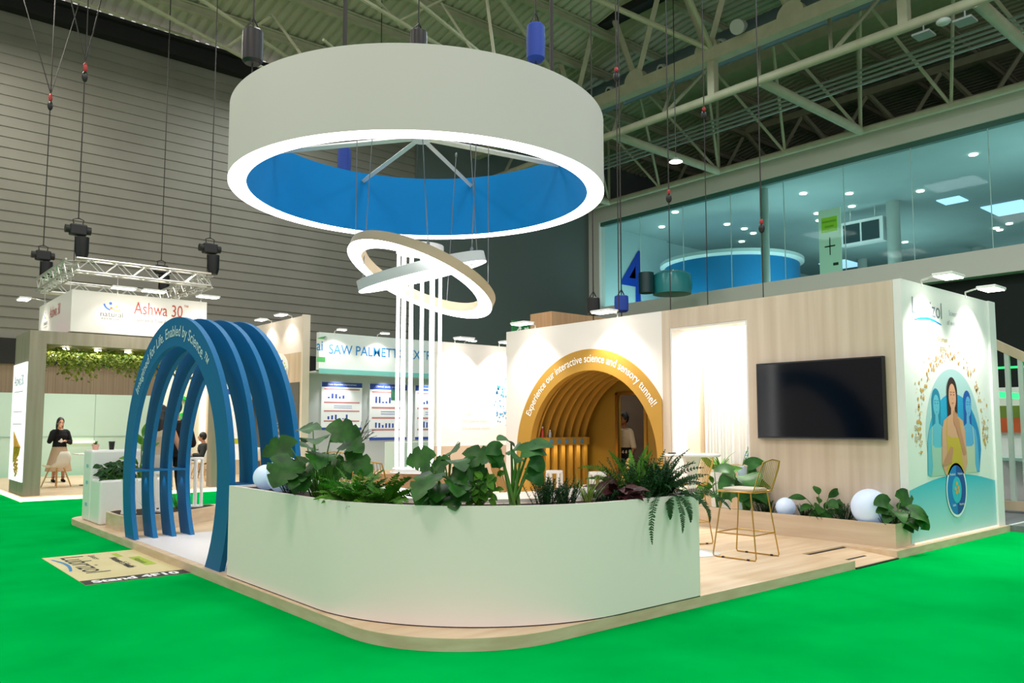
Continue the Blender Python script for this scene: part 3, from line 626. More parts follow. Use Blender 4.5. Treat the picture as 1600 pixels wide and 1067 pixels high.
art('hand_print', mat('print_skin2', '#bd8468', .5), lambda mb, f: (poly(mb, [(11.4, 1.1), (11.5, 1.12), (11.27, 1.58), (11.15, 1.54)], f), disc(mb, (11.19, 1.56), .07, .08, f), [quad(mb, 11.13+.034*k, 11.155+.034*k, 1.58, 1.68-.012*k, f) for k in range(4)],
    poly(mb, [(10.78, 1.05), (10.72, .98), (11.0, 1.0), (11.08, 1.2), (11.0, 1.22)], f)), 10)
art('badge_print', mat('print_white', '#eef3f5', .5), lambda mb, f: disc(mb, (11.13, .66), .325, .345, f, 0, 40), 9)
art('badge_left_print', mat('print_midblue', '#1879c4', .5), lambda mb, f: disc(mb, (11.13, .66), .295, .315, f, 0, 24, PI/2, 1.5*PI), 10)
art('badge_right_print', mat('print_navy', '#1b4a9a', .5), lambda mb, f: disc(mb, (11.13, .66), .295, .315, f, 0, 24, -PI/2, PI/2), 10)
art('badge_core_print', mat('print_aqua', '#2fb3cf', .5), lambda mb, f: disc(mb, (11.13, .66), .15, .17, f, 0, 24), 11)
art('capsule_print', mat('print_orange', '#e0a052', .5), lambda mb, f: [disc(mb, (11.13+a, .66+b), .028, .028, f, 0, 10) for a, b in ((0, .08), (-.05, .02), (.05, .03), (-.02, -.03), (.06, -.02))], 12)
def small(mb, f, s, size, x, z, **k): text(s, size, lambda p, w=0: f((x+p[0], z+p[1])), None, mb=mb, **k)
art('badge_lettering', mat('print_white', '#eef3f5', .5), lambda mb, f: (small(mb, f, 'Prebiotic', .045, 11.25, .85), small(mb, f, 'Postbiotic', .045, 11.0, .85), small(mb, f, 'Vitamins', .045, 11.26, .46), small(mb, f, 'Lipids', .045, 11.02, .46)), 13)
rnd = random.Random(3)
def dots(mb, f):
    for k in range(230):
        t = rnd.uniform(-.25, PI+.25); R_ = 1.0+abs(rnd.gauss(0, .11)); r = rnd.choice((.007, .01, .014, .022))
        disc(mb, (11.15+R_*.98*math.cos(t), 1.40+R_*.93*math.sin(t)), r, r*1.1, f, 0, 8)
art('gold_dot_print', mat('print_gold_dot', '#cfa052', .5), dots, 1)
art('logo_lettering', mat('print_grey', '#6c7a86', .5), lambda mb, f: small(mb, f, 'Lubrizol', .3, 10.48, 2.86, width=.88), 1)
art('logo_swoosh', mat('print_swoosh', '#1a86c8', .5), lambda mb, f: mb.strip([f((10.09+.8*i/16, 2.775+.04*math.sin(PI*i/16))) for i in range(17)], [f((10.09+.8*i/16, 2.79+.055*math.sin(PI*i/16))) for i in range(17)]), 1)
art('small_lettering', mat('print_grey2', '#a5b0b8', .5), lambda mb, f: (small(mb, f, 'Science', .1, 11.3, 2.93), small(mb, f, 'of wellness', .1, 11.3, 2.8), small(mb, f, 'lubrizol', .08, 12.1, 2.72)), 1)
art('goal_lettering', mat('print_gold_text', '#b99a5a', .5), lambda mb, f: (small(mb, f, 'Women', .1, 10.9, 2.56), small(mb, f, 'goal', .1, 10.9, 2.45), small(mb, f, 'Skin', .1, 10.05, 1.42), small(mb, f, 'goal', .1, 10.05, 1.31), small(mb, f, 'Body', .1, 12.25, 1.42), small(mb, f, 'goal', .1, 12.25, 1.31)), 1)
# arm lamps
def arm_lamp(p, d, label, group, energy=26, col=(1, .93, .84), hs=(.20, .12), reach=.28, spot=True):
    "p on the wall top, d unit direction away from the wall"
    p = Vector(p); d = Vector(d); sd = Vector((-d.y, d.x, 0)); o = thing('arm_spotlight', label, 'spotlight', p, 0, group)
    MB().tube([p+Vector((0, 0, -.03)), p+Vector((0, 0, .05)), p+d*reach*.6+Vector((0, 0, .09)), p+d*reach+Vector((0, 0, .08))], .012, 8).build('arm', M_alu, o, True)
    c = p+d*(reach+.04)+Vector((0, 0, .05)); q = []
    mb = MB(); fn = lambda a, w: c+d*a[0]+sd*a[1]+Vector((0, 0, w))
    mb.prism([(-hs[1], -hs[0]), (hs[1], -hs[0]), (hs[1], hs[0]), (-hs[1], hs[0])], fn, 0, .035); mb.build('lamp_head', M_whiteg, o, bevel=.01)
    mb = MB(); mb.prism([(-hs[1]*.85, -hs[0]*.9), (hs[1]*.85, -hs[0]*.9), (hs[1]*.85, hs[0]*.9), (-hs[1]*.85, hs[0]*.9)], fn, -.012, 0); mb.build('lamp_lens', M_lamp, o)
    if spot: light('arm_spot', 'SPOT', c+Vector((0, 0, -.03)), energy, col, .06, to=c-d*(reach*.75)+Vector((0, 0, -1.0)), spot=105)
    return o
arm_lamp((10.35, 4.2, ZW), (0, -1, 0), 'lit arm spotlight nearest the corner above the wall poster', 'arm spotlights above the wall poster', 170)
arm_lamp((11.75, 4.2, ZW), (0, -1, 0), 'lit arm spotlight farther along above the wall poster', 'arm spotlights above the wall poster', 170)
arm_lamp((XW, 8.75, ZW), (-1, 0, 0), 'lit arm spotlight above the right side of the ochre tunnel mouth', 'arm spotlights above the ochre tunnel', 160)
arm_lamp((XW, 10.75, ZW), (-1, 0, 0), 'lit arm spotlight above the left side of the ochre tunnel mouth', 'arm spotlights above the ochre tunnel', 160)
# back white graphic wall beyond the tunnel
bw = thing('white_graphic_wall', 'bright white graphic wall with blue dots behind the tube column', 'partition', (10.4, 13.4, 0))
MB().box(9.45, 11.6, 13.4, 13.5, 1.06, 3.2).build('upper_panel', mat('white_panel_bright', '#f4f2f0', .5), bw)
MB().box(9.4, 11.6, 13.36, 13.46, ZP, 1.06).build('lower_panel', mat('beige_panel', '#cbb7a3', .6), bw)
f = onY(13.4, 0, 0, .004); rnd = random.Random(5)
mb = MB()
for k in range(70):
    t = rnd.uniform(PI*.5, PI*1.5); r_ = .62*math.sqrt(rnd.uniform(.1, 1)); s = rnd.choice((.012, .02, .03)); disc(mb, (11.45+.5*r_*math.cos(t)/.62, 1.95+r_*math.sin(t)), s, s, f, 0, 8)
mb.build('blue_dot_print', mat('dot_blue', '#4a9fd4', .5), bw)
mb = MB()
for k, s in enumerate(('SCIENCE BASED', 'Clinically studied', 'Ingredients backed', 'by data', 'Microbiome health', 'Documented results')): text(s, .09, lambda p, w=0, k=k: f((10.1+p[0], 2.15-.15*k+p[1])), None, mb=mb, align='LEFT')
mb.build('print_lettering', mat('print_beige', '#d6c8b6', .5), bw)
arm_lamp((9.9, 13.4, 3.2), (0, -1, 0), 'lit arm spotlight above the white graphic wall, left one', 'arm spotlights above the white graphic wall', 330)
arm_lamp((11.1, 13.4, 3.2), (0, -1, 0), 'lit arm spotlight above the white graphic wall, right one', 'arm spotlights above the white graphic wall', 330)
tq = at(862, 486, 17.5)
tag(MB().box(tq.x, tq.x+2.6, tq.y, tq.y+.7, 0, tq.z).build('wood_tower', noisy('warm_wood', '#b68d68', '#c79f78', (3, 3, .2), 4, .6)), 'warm brown wood box rising behind the ochre tunnel wall', 'tower')
s_ = thing('exit_sign', 'small green running-man exit sign above the white wall', 'sign', at(812, 513, 15.5)); p = s_.location
MB().box(p.x-.2, p.x+.26, p.y-.02, p.y+.02, p.z-.12, p.z+.14).build('sign_board', mat('exit_green', '#1c7a42', .5), s_)
mb = MB(); f2 = lambda q, w=0: (p.x+q[0], p.y-.025, p.z+q[1]); disc(mb, (-.02, .07), .02, .02, f2, 0, 10); poly(mb, [(-.06, .04), (0, .05), (.03, -.01), (0, -.02), (.03, -.08), (0, -.08), (-.03, -.02), (-.08, -.06), (-.09, -.04), (-.04, 0)], f2); poly(mb, [(.1, .02), (.18, .02), (.18, .05), (.23, 0), (.18, -.05), (.18, -.02), (.1, -.02)], f2); mb.build('sign_symbol', mat('exit_white', '#dff2e4', .5), s_)
MB().cyl((p.x, p.y, 0), (p.x, p.y, p.z-.12), .02).build('sign_pole', M_alu, s_)
# =================================================================== PLANTS
def dirv(az, el): return Vector((math.cos(az)*math.cos(el), math.sin(az)*math.cos(el), math.sin(el)))
def leaf(mb, p, az, el, L, Wd, droop=.8, shape='oval', n=10, fold=.25, cuts=0, twist=0., nrm=None):
    p = Vector(p).copy(); A = []; Mi = []; B = []
    sd = Vector((-math.sin(az), math.cos(az), 0)); q = p.copy()
    for i in range(n+1):
        t = i/n; e = el-droop*t; d = dirv(az, e)
        if i: q = q+d*(L/n)
        if shape == 'heart': w = Wd*.5*(math.sin(PI*min(1, (t*.86+.14)**.75))**.8 if t < 1 else 0)
        elif shape == 'blade': w = Wd*.5*(1-t)**.6*min(1, t*6+.4)
        else: w = Wd*.5*math.sin(PI*(t*.96+.02)**.85)
        if cuts and .25 < t < .9 and (i % 5 == 2): w *= .7
        upv = sd.cross(d)*-1; s2 = sd*math.cos(twist)+upv*math.sin(twist)
        if nrm is not None:
            s2 = nrm.cross(d); s2 = s2.normalized() if s2.length > .15 else sd; upv = d.cross(s2)
            if i and s2.dot(ps) < 0: s2 = -s2
            ps = s2
        if upv.z < 0: upv = -upv
        A.append(q+s2*w+upv*w*fold*math.sin(PI*t)); Mi.append(q.copy()); B.append(q-s2*w+upv*w*fold*math.sin(PI*t))
    if shape == 'heart':                                  # back lobes beside the stalk
        d = dirv(az, el)
        sl = (A[1]-B[1]).normalized()
        for X, sg in ((A, 1), (B, -1)):
            X[0] = p+sl*sg*Wd*.30-d*L*.16; X[1] = X[1]+sl*sg*Wd*.04
    k = len(mb.v); mb.v += A+Mi+B
    for i in range(n):
        mb.f += [(k+i, k+i+1, k+n+1+i+1, k+n+1+i), (k+n+1+i, k+n+1+i+1, k+2*n+2+i+1, k+2*n+2+i)]; mb.m += [mb.mi]*2
def curve_pts(p, az, el, L, droop, n=8):
    q = Vector(p).copy(); P = [q.copy()]
    for i in range(n): q = q+dirv(az, el-droop*(i+.5)/n)*(L/n); P.append(q.copy())
    return P
def frond(mb, st, p, az, el, L, droop, pairs=16, ll=.07, lw=.02, tw=None):
    tw = random.uniform(-.9, .9) if tw is None else tw; s0 = Vector((-math.sin(az), math.cos(az), 0))
    P = curve_pts(p, az, el, L, droop, pairs); st.tube(P[::2] if len(P) % 2 else P, .0028, 4, False)
    for i in range(2, pairs+1):
        d = (P[i]-P[i-1]).normalized(); sd = s0*math.cos(tw)+d.cross(s0)*math.sin(tw)
        t = i/pairs; s = ll*math.sin(PI*min(1, .18+t*.80))**.7
        for sg in (-1, 1):
            v = (sd*sg+d*.45+Vector((0, 0, random.uniform(-.3, .2)))).normalized()*s; w = d*lw*.5; u = sd.cross(d)*.004
            k = len(mb.v); mb.v += [P[i]-w*.6, P[i]+v*.5-w+u, P[i]+v, P[i]+v*.5+w+u, P[i]+w*.6]; mb.f.append((k, k+1, k+2, k+3, k+4)); mb.m.append(mb.mi)
def finish(o, leafmb, lm, stemmb=None, sm=None):
    leafmb.build('foliage', lm, o, True, ang=60)
    if stemmb and stemmb.v: stemmb.build('stems', sm or M_stem, o, True)
    return o
def rosemary(p, label, h=.2, r=.12, n=16, m=None, group=None):
    o = thing('needle_shrub', label, 'plant', p, 0, group); a = MB(); b = MB(); n = int(n*1.7)
    for k in range(n):
        az = random.uniform(0, 2*PI); q = Vector(p)+Vector((math.cos(az), math.sin(az), 0))*random.uniform(0, r)
        P = curve_pts(q, az, random.uniform(1.0, 1.5), h*random.uniform(.6, 1.1), random.uniform(-.1, .5), 10); b.tube(P, .0025, 4, False)
        for i in range(1, 11):
            for j in range(5):
                z = random.uniform(0, 2*PI); v = dirv(z, .6)*random.uniform(.02, .034); s = v.cross(Vector((0, 0, 1))).normalized()*.0035
                K = len(a.v); a.v += [P[i]-s, P[i]+s, P[i]+v]; a.f.append((K, K+1, K+2)); a.m.append(0)
    return finish(o, a, m or M_leaf3, b, M_leaf3)
def grass(p, label, h=.35, n=70, spread=.5, m=None):
    o = thing('grass_clump', label, 'plant', p); a = MB()
    for k in range(n):
        az = random.uniform(0, 2*PI); q = Vector(p)+Vector((math.cos(az), math.sin(az), 0))*random.uniform(0, .05)
        leaf(a, q, az, PI/2-random.uniform(.02, spread), h*random.uniform(.6, 1.15), .008, random.uniform(.1, .9), 'blade', 6, .1)
    return finish(o, a, m or M_leaf5)
def fern(p, label, L=.35, n=16, el=(.5, 1.3), droop=1.2, ll=.05, azr=(0, 2*PI), m=None, pairs=18):
    o = thing('fern', label, 'fern', p); a = MB(); b = MB()
    for k in range(n):
        az = random.uniform(*azr); frond(a, b, Vector(p)+dirv(az, 0)*.02, az, random.uniform(*el), L*random.uniform(.65, 1.1), droop*random.uniform(.7, 1.2), pairs, ll, .018)
    return finish(o, a, m or M_leaf2, b, M_leaf2)
def stalked(p, label, leaves, name='leafy_plant', shape='heart', m=None, cuts=0, sr=.007, base=.03, n=10, ks=1.15, extra=True):
    "leaves: (tip point of stalk, leaf azimuth, elevation, length, width, droop)"
    o = thing(name, label, 'plant', p); a = MB(); b = MB(); p = Vector(p)
    if extra:
        ex = []
        for (tp, az, el, L, Wd, dr_) in leaves:
            k = random.uniform(.45, .8); ex.append((p.lerp(Vector(tp), k)+dirv(random.uniform(0, 6.28), 0)*.05, az+random.uniform(-1.2, 1.2), el-.1, L*.8, Wd*.8, dr_))
        leaves = list(leaves)+ex
    for (tp, az, el, L, Wd, dr_) in leaves:
        tp = Vector(tp); q = p+Vector((random.uniform(-base, base), random.uniform(-base, base), 0)); mid = (q+tp)/2+Vector((0, 0, .06*(tp-q).length))
        P = []
        for i in range(9):
            t = i/8; P.append(q*(1-t)**2+mid*2*t*(1-t)+tp*t*t)
        b.tube(P, [sr*(1.3-.6*i/8) for i in range(9)], 6); leaf(a, tp, az, el, L*ks, Wd*ks*1.12, dr_, shape, 18 if cuts else n, .22, cuts, 0, dirv(TOC+random.uniform(-.7, .7), random.uniform(.25, .95)))
    return finish(o, a, m or M_leaf1, b)
def trough(u, z=.875): pass
R_ = math.atan2(-RT.y, -RT.x)      # azimuth pointing left in the photograph
TOC = math.atan2(-FW.y, -FW.x)     # azimuth pointing towards the camera side
AWAY = TOC+PI; RIGHT = R_+PI; LEFT = R_
def L_(p, du, dz, dd=0.): return Vector(p)+RT*du+Vector((0, 0, dz))+Vector((FW.x, FW.y, 0))*dd
ZS = .9
# 1 left end of the trough
rosemary((3.12, 6.55, ZS), 'needle-leaved shrub at the far left of the counter trough beside the white globe', .2, .12, 22)
p = Vector((3.14, 6.2, ZS))
stalked(p, 'large split-leaf plant at the left end of the counter trough', [
    (L_(p, -.16, .30, -.1), TOC-.5, -.5, .30, .27, .5), (L_(p, -.22, .40, .05), LEFT, .2, .26, .2, .9), (L_(p, .0, .47, -.05), TOC+.3, .3, .27, .22, .8),
    (L_(p, .13, .52, .0), RIGHT+.3, .35, .25, .22, .8), (L_(p, .26, .30, .0), RIGHT, -.1, .26, .2, .9), (L_(p, .1, .36, -.12), TOC, -.1, .27, .24, .7), (L_(p, -.05, .55, .1), LEFT-.6, .4, .22, .19, .9), (L_(p, -.1, .22, -.1), TOC-.2, -.3, .22, .19, .8), (L_(p, .22, .44, .05), RIGHT-.4, .1, .22, .19, .9)],
    'monstera', m=M_leaf1, cuts=1, ks=1.02)
grass((3.12, 5.98, ZS), 'tall green grass clump in front of the split-leaf plant', .42, 110, .45, M_leaf2)
fern((3.14, 5.66, ZS), 'low mound of feathery light green fern in the trough, left of the arching one', .26, 26, (.2, 1.1), 1.1, .035)
fern((3.15, 5.5, ZS), 'upright light green fern with arching fronds in the left half of the trough', .36, 24, (.8, 1.45), .9, .06)
fern((3.24, 5.24, ZS), 'bright green arching fern beside the left end of the white tabletop', .30, 22, (.5, 1.4), 1.2, .05)
grass((3.14, 5.8, ZS), 'wispy short grass clump between the tall grass and the ferns', .26, 50, .6, M_leaf2)
p = Vector((3.50, 4.80, ZS))
stalked(p, 'dark glossy split-leaf plant in front of the white tabletop', [
    (L_(p, -.10, .24, -.08), TOC-.6, -.5, .30, .25, .4), (L_(p, -.14, .33, .0), LEFT, .35, .20, .22, .9), (L_(p, .02, .34, -.05), TOC+.5, .1, .26, .2, .8), (L_(p, .14, .35, .0), RIGHT, .35, .26, .19, .9),
    (L_(p, .06, .2, -.1), TOC+.1, -.2, .24, .22, .6), (L_(p, .0, .38, .05), AWAY, .4, .2, .2, .8), (L_(p, -.12, .13, -.05), TOC-.9, -.6, .2, .13, .3), (L_(p, .1, .12, 0), RIGHT+.5, .1, .16, .14, .8), (L_(p, .12, .28, -.06), RIGHT+.5, .0, .24, .19, .8), (L_(p, -.04, .17, -.05), TOC-.2, -.4, .22, .2, .5)],
    'monstera', m=M_leaf1, cuts=1, ks=.92)
p = Vector((3.68, 4.67, ZS)); LV = []
for k in range(26):
    a = random.uniform(0, 2*PI); LV.append((L_(p, random.uniform(-.1, .14), random.uniform(.05, .26), random.uniform(-.06, .06)), a, random.uniform(-.4, .6), .08, .045, .7))
stalked(p, 'small leafy trailing plant right of the dark split-leaf plant', LV, 'leafy_plant', 'oval', M_leaf2, sr=.003, n=5)
p = Vector((3.87, 4.50, ZS))
stalked(p, 'tall upright plant with thick pale stalks and arrow-shaped leaves', [
    (L_(p, -.10, .42, .0), LEFT, .2, .14, .13, 1.0), (L_(p, -.02, .46, -.03), LEFT+.8, .6, .17, .16, .8), (L_(p, .06, .40, -.04), RIGHT+.2, .35, .22, .17, .9), (L_(p, .12, .44, .02), RIGHT, .25, .2, .15, .5),
    (L_(p, -.08, .34, -.03), LEFT-.3, -.1, .12, .11, .9), (L_(p, .0, .40, .06), AWAY, .5, .16, .14, .8), (L_(p, .1, .24, -.02), RIGHT+.2, -.1, .17, .15, 1.1), (L_(p, .02, .38, -.07), TOC, .1, .15, .14, 1.), (L_(p, .12, .34, -.03), RIGHT+.5, -.2, .17, .15, .9)],
    'arrowleaf_plant', m=noisy('mid_green_leaf', '#17491c', '#2f6c26', (1, 1, 1), 9, .5), sr=.011, base=.035, ks=.9, extra=False)
rosemary((4.10, 4.40, ZS), 'dense needle-leaved shrub just right of the thick-stalked plant', .2, .14, 34)
rosemary((4.28, 4.36, ZS), 'smaller needle-leaved shrub left of the yellow-green grass', .16, .1, 22)
grass((4.46, 4.32, ZS), 'yellow-green stiff grass clump in the middle of the counter trough', .27, 60, .5)
p = Vector((4.80, 4.31, ZS)); LV = []
for k in range(26):
    a = random.uniform(0, 2*PI); LV.append((Vector(p)+dirv(a, random.uniform(.4, 1.3))*random.uniform(.06, .14), a, random.uniform(.1, 1.1), random.uniform(.12, .2), .05, .8))
stalked(p, 'dark red broad-leaved plant in the right half of the trough', LV, 'croton', 'oval', M_leaf4, sr=.004, n=6)
rosemary((4.62, 4.31, ZS), 'low needle-leaved shrub in front of the dark red plant', .1, .14, 22)
o = thing('fern', 'tall fern with long fronds arching left over the dark red plant', 'fern', (5.0, 4.33, ZS)); a = MB(); b = MB()
for (az, el, L, dr_, tw) in ((LEFT-.2, 1.25, .56, 1.5, .9), (LEFT+.2, 1.0, .46, 1.2, .8), (AWAY, 1.45, .42, .5, 0), (RIGHT, 1.45, .42, .5, .9), (LEFT, 1.45, .44, .7, .9), (RIGHT+.4, 1.3, .36, .8, .7), (TOC, 1.2, .28, 1.1, 0), (LEFT+1, 1.0, .30, 1.1, .3), (LEFT+.4, .7, .3, .9, .7), (RIGHT-.2, 1.5, .46, .4, .9)):
    frond(a, b, (5.0, 4.33, ZS), az, el, L, dr_, 30, .042, .016, tw)
finish(o, a, M_leaf2, b, M_leaf2)
rosemary((5.06, 4.31, ZS), 'dense dark shrub at the foot of the tall arching fern', .34, .2, 44)
o = thing('fern', 'large dark fern spilling over the right end of the counter', 'fern', (5.28, 4.28, ZS)); a = MB(); b = MB()
for k in range(100):
    az = random.uniform(0, 2*PI); frond(a, b, Vector((5.28+random.uniform(-.1, .1), 4.29, ZS)), az, random.uniform(.7, 1.5), random.uniform(.24, .48), random.uniform(.5, 1.7), 18, .042, .014)
for (x0, az, el, L, dr_, tw) in ((5.22, TOC-.45, .55, .66, 2.5, .3), (5.30, TOC+.1, .5, .5, 2.4, -.4), (5.36, RIGHT-.5, .5, .42, 2.2, .5), (5.4, RIGHT+.1, .5, .50, 1.5, .9), (5.2, LEFT+.6, .5, .3, 1.6, .6), (5.33, TOC+.4, .4, .36, 2.1, .2), (5.26, TOC-.1, .4, .3, 2.2, 0)):
    frond(a, b, Vector((x0, 4.19, ZS+.01)), az, el, L, dr_, 34, .045, .014, tw)
finish(o, a, noisy('dark_fern_leaf', '#12381c', '#285a2a', (1, 1, 1), 15, .6), b, M_leaf3)
# glowing globes
def globe(p, r, label, grp=None):
    o = thing('globe_lamp', label, 'globe lamp', p, 0, grp); MB().sphere((p[0], p[1], p[2]+r), r, 36, 24).build('globe_shade', M_glow, o, True, ang=80)
    MB().cyl(p, (p[0], p[1], p[2]+.03), r*.35).build('globe_base', M_whiteg, o); return o
globe((3.17, 6.84, .88), .165, 'larger white globe lamp at the left end of the counter trough')
globe((3.12, 7.14, .9), .115, 'smaller white globe lamp at the left end of the counter trough, nearest the arches')
# long planter below the TV wall
pl = thing('wall_planter', 'long low pale wood planter box below the television wall', 'planter', (9.56, 5.9, ZP))
M_pl = noisy('pale_wood_planter', '#c6b096', '#d6c5ae', (1, .3, 4), 3, .5)
MB().box(9.37, 9.39, 4.2, 7.75, ZP, .36).build('front_board', M_pl, pl); MB().box(9.39, 9.755, 4.2, 4.22, ZP, .36).build('end_board', M_pl, pl)
MB().box(9.39, 9.755, 4.22, 7.75, ZP+.01, .32).build('soil', M_soil, pl)
globe((9.57, 5.70, .30), .125, 'smaller white globe lamp in the wall planter, left of the big one')
globe((9.56, 4.58, .30), .215, 'larger white globe lamp in the wall planter near the poster corner')
zs = .322
p = Vector((9.55, 5.2, zs))
stalked(p, 'broad-leaved plant between the two globe lamps in the wall planter', [
    (L_(p, -.18, .25), LEFT, .3, .2, .07, .5), (L_(p, .1, .26), RIGHT+.3, .8, .2, .08, .7), (L_(p, -.1, .16), LEFT+.3, .1, .18, .09, .8), (L_(p, .15, .14), RIGHT, .1, .2, .09, .8), (L_(p, 0, .12, -.08), TOC, -.6, .2, .14, .6), (L_(p, -.05, .18, -.08), TOC-.4, -.1, .18, .12, .8), (L_(p, .06, .2, -.05), TOC+.5, .2, .16, .1, .9), (L_(p, -.02, .3), AWAY, .9, .16, .08, .6), (L_(p, .18, .2), RIGHT+.1, .2, .18, .07, .6)],
    'leafy_plant', 'oval', M_leaf1)
rosemary((9.56, 5.42, zs), 'low needle shrub just right of the smaller globe lamp', .16, .09, 20)
rosemary((9.56, 4.93, zs), 'low needle shrub just left of the larger globe lamp', .2, .12, 24)
rosemary((9.55, 5.98, zs), 'low needle shrub left of the smaller globe lamp in the wall planter', .16, .14, 24)
rosemary((9.56, 4.36, zs), 'low needle shrub at the right end of the wall planter', .17, .09, 18)
p = Vector((9.56, 4.30, zs))
stalked(p, 'variegated large-leaved plant at the right end of the wall planter', [
    (L_(p, -.05, .26), LEFT+.3, .4, .2, .15, .9), (L_(p, .08, .30), RIGHT+.4, .5, .2, .17, .9), (L_(p, .16, .17, -.1), RIGHT+.1, -.1, .24, .19, .9), (L_(p, -.02, .18, -.1), TOC, -.1, .2, .15, .9), (L_(p, .22, .1, -.1), RIGHT+.3, -.4, .2, .16, .6)],
    'leafy_plant', 'heart', M_leaf1)
p = Vector((9.55, 6.28, zs))
stalked(p, 'big elephant-ear plant in the wall planter behind the brass stool', [
    (L_(p, -.1, .42), LEFT+.6, .1, .34, .26, 1.0), (L_(p, .1, .45), RIGHT+.6, .1, .30, .24, 1.1), (L_(p, 0, .5, -.04), TOC, .0, .34, .28, 1.0), (L_(p, -.16, .55), LEFT, .4, .24, .16, .8), (L_(p, .04, .62), RIGHT, .6, .22, .14, .8), (L_(p, .2, .4), RIGHT, .1, .2, .16, .9), (L_(p, -.04, .34, -.06), TOC-.5, -.3, .26, .22, .8)],
    'leafy_plant', 'heart', noisy('mid_green_leaf', '#17491c', '#2f6c26', (1, 1, 1), 9, .5), sr=.012)
p = Vector((9.55, 6.72, zs)); 
stalked(p, 'bright green banana-leaved plant in the wall planter behind the high table', [
    (L_(p, .06, .5), RIGHT, .5, .26, .09, .5), (L_(p, .0, .36), RIGHT+.3, .2, .26, .12, .7), (L_(p, -.05, .55), LEFT, 1.0, .24, .08, .5), (L_(p, .1, .25), TOC, .1, .2, .09, .8), (L_(p, -.08, .3), LEFT, .4, .2, .09, .8)],
    'leafy_plant', 'oval', M_leaf2)
fern((9.56, 7.1, zs), 'airy light green fern at the left end of the wall planter', .5, 18, (.9, 1.4), .9, .05)
p = Vector((10.3, 7.2, ZP)); o = thing('palm_plant', 'strap-leaved potted palm standing inside the bright doorway', 'plant', p); a = MB()
MB().lathe([(0, 0), (.13, 0), (.16, .7), (.14, .7), (.13, .66), (0, .66)], p, 24).build('pot', M_whiteg, o, True)
for k in range(22):
    az = random.uniform(0, 2*PI); leaf(a, p+Vector((0, 0, .67)), az, random.uniform(.9, 1.45), random.uniform(.35, .5), .04, random.uniform(.8, 1.7), 'blade', 8)
finish(o, a, M_leaf2)
p = Vector((10.35, 6.85, ZP)); o = thing('flower_spray', 'pale blue dried flower spray inside the bright doorway', 'plant', p); a = MB(); b = MB()
MB().lathe([(0, 0), (.08, 0), (.09, .55), (.06, .8), (0, .8)], p, 20).build('vase', mat('blue_grey_vase', '#9bb3c6', .4), o, True)
for k in range(12):
    P = curve_pts(p+Vector((0, 0, .8)), RIGHT+random.uniform(-.8, .8), random.uniform(.9, 1.4), random.uniform(.3, .5), .5, 8); b.tube(P, .003, 4, False)
    for q in P[3:]: a.sphere(q+Vector((random.uniform(-.015, .015), random.uniform(-.015, .015), 0)), .009, 6, 4)
finish(o, a, mat('pale_blue_bloom', '#8fb2cf', .6), b)
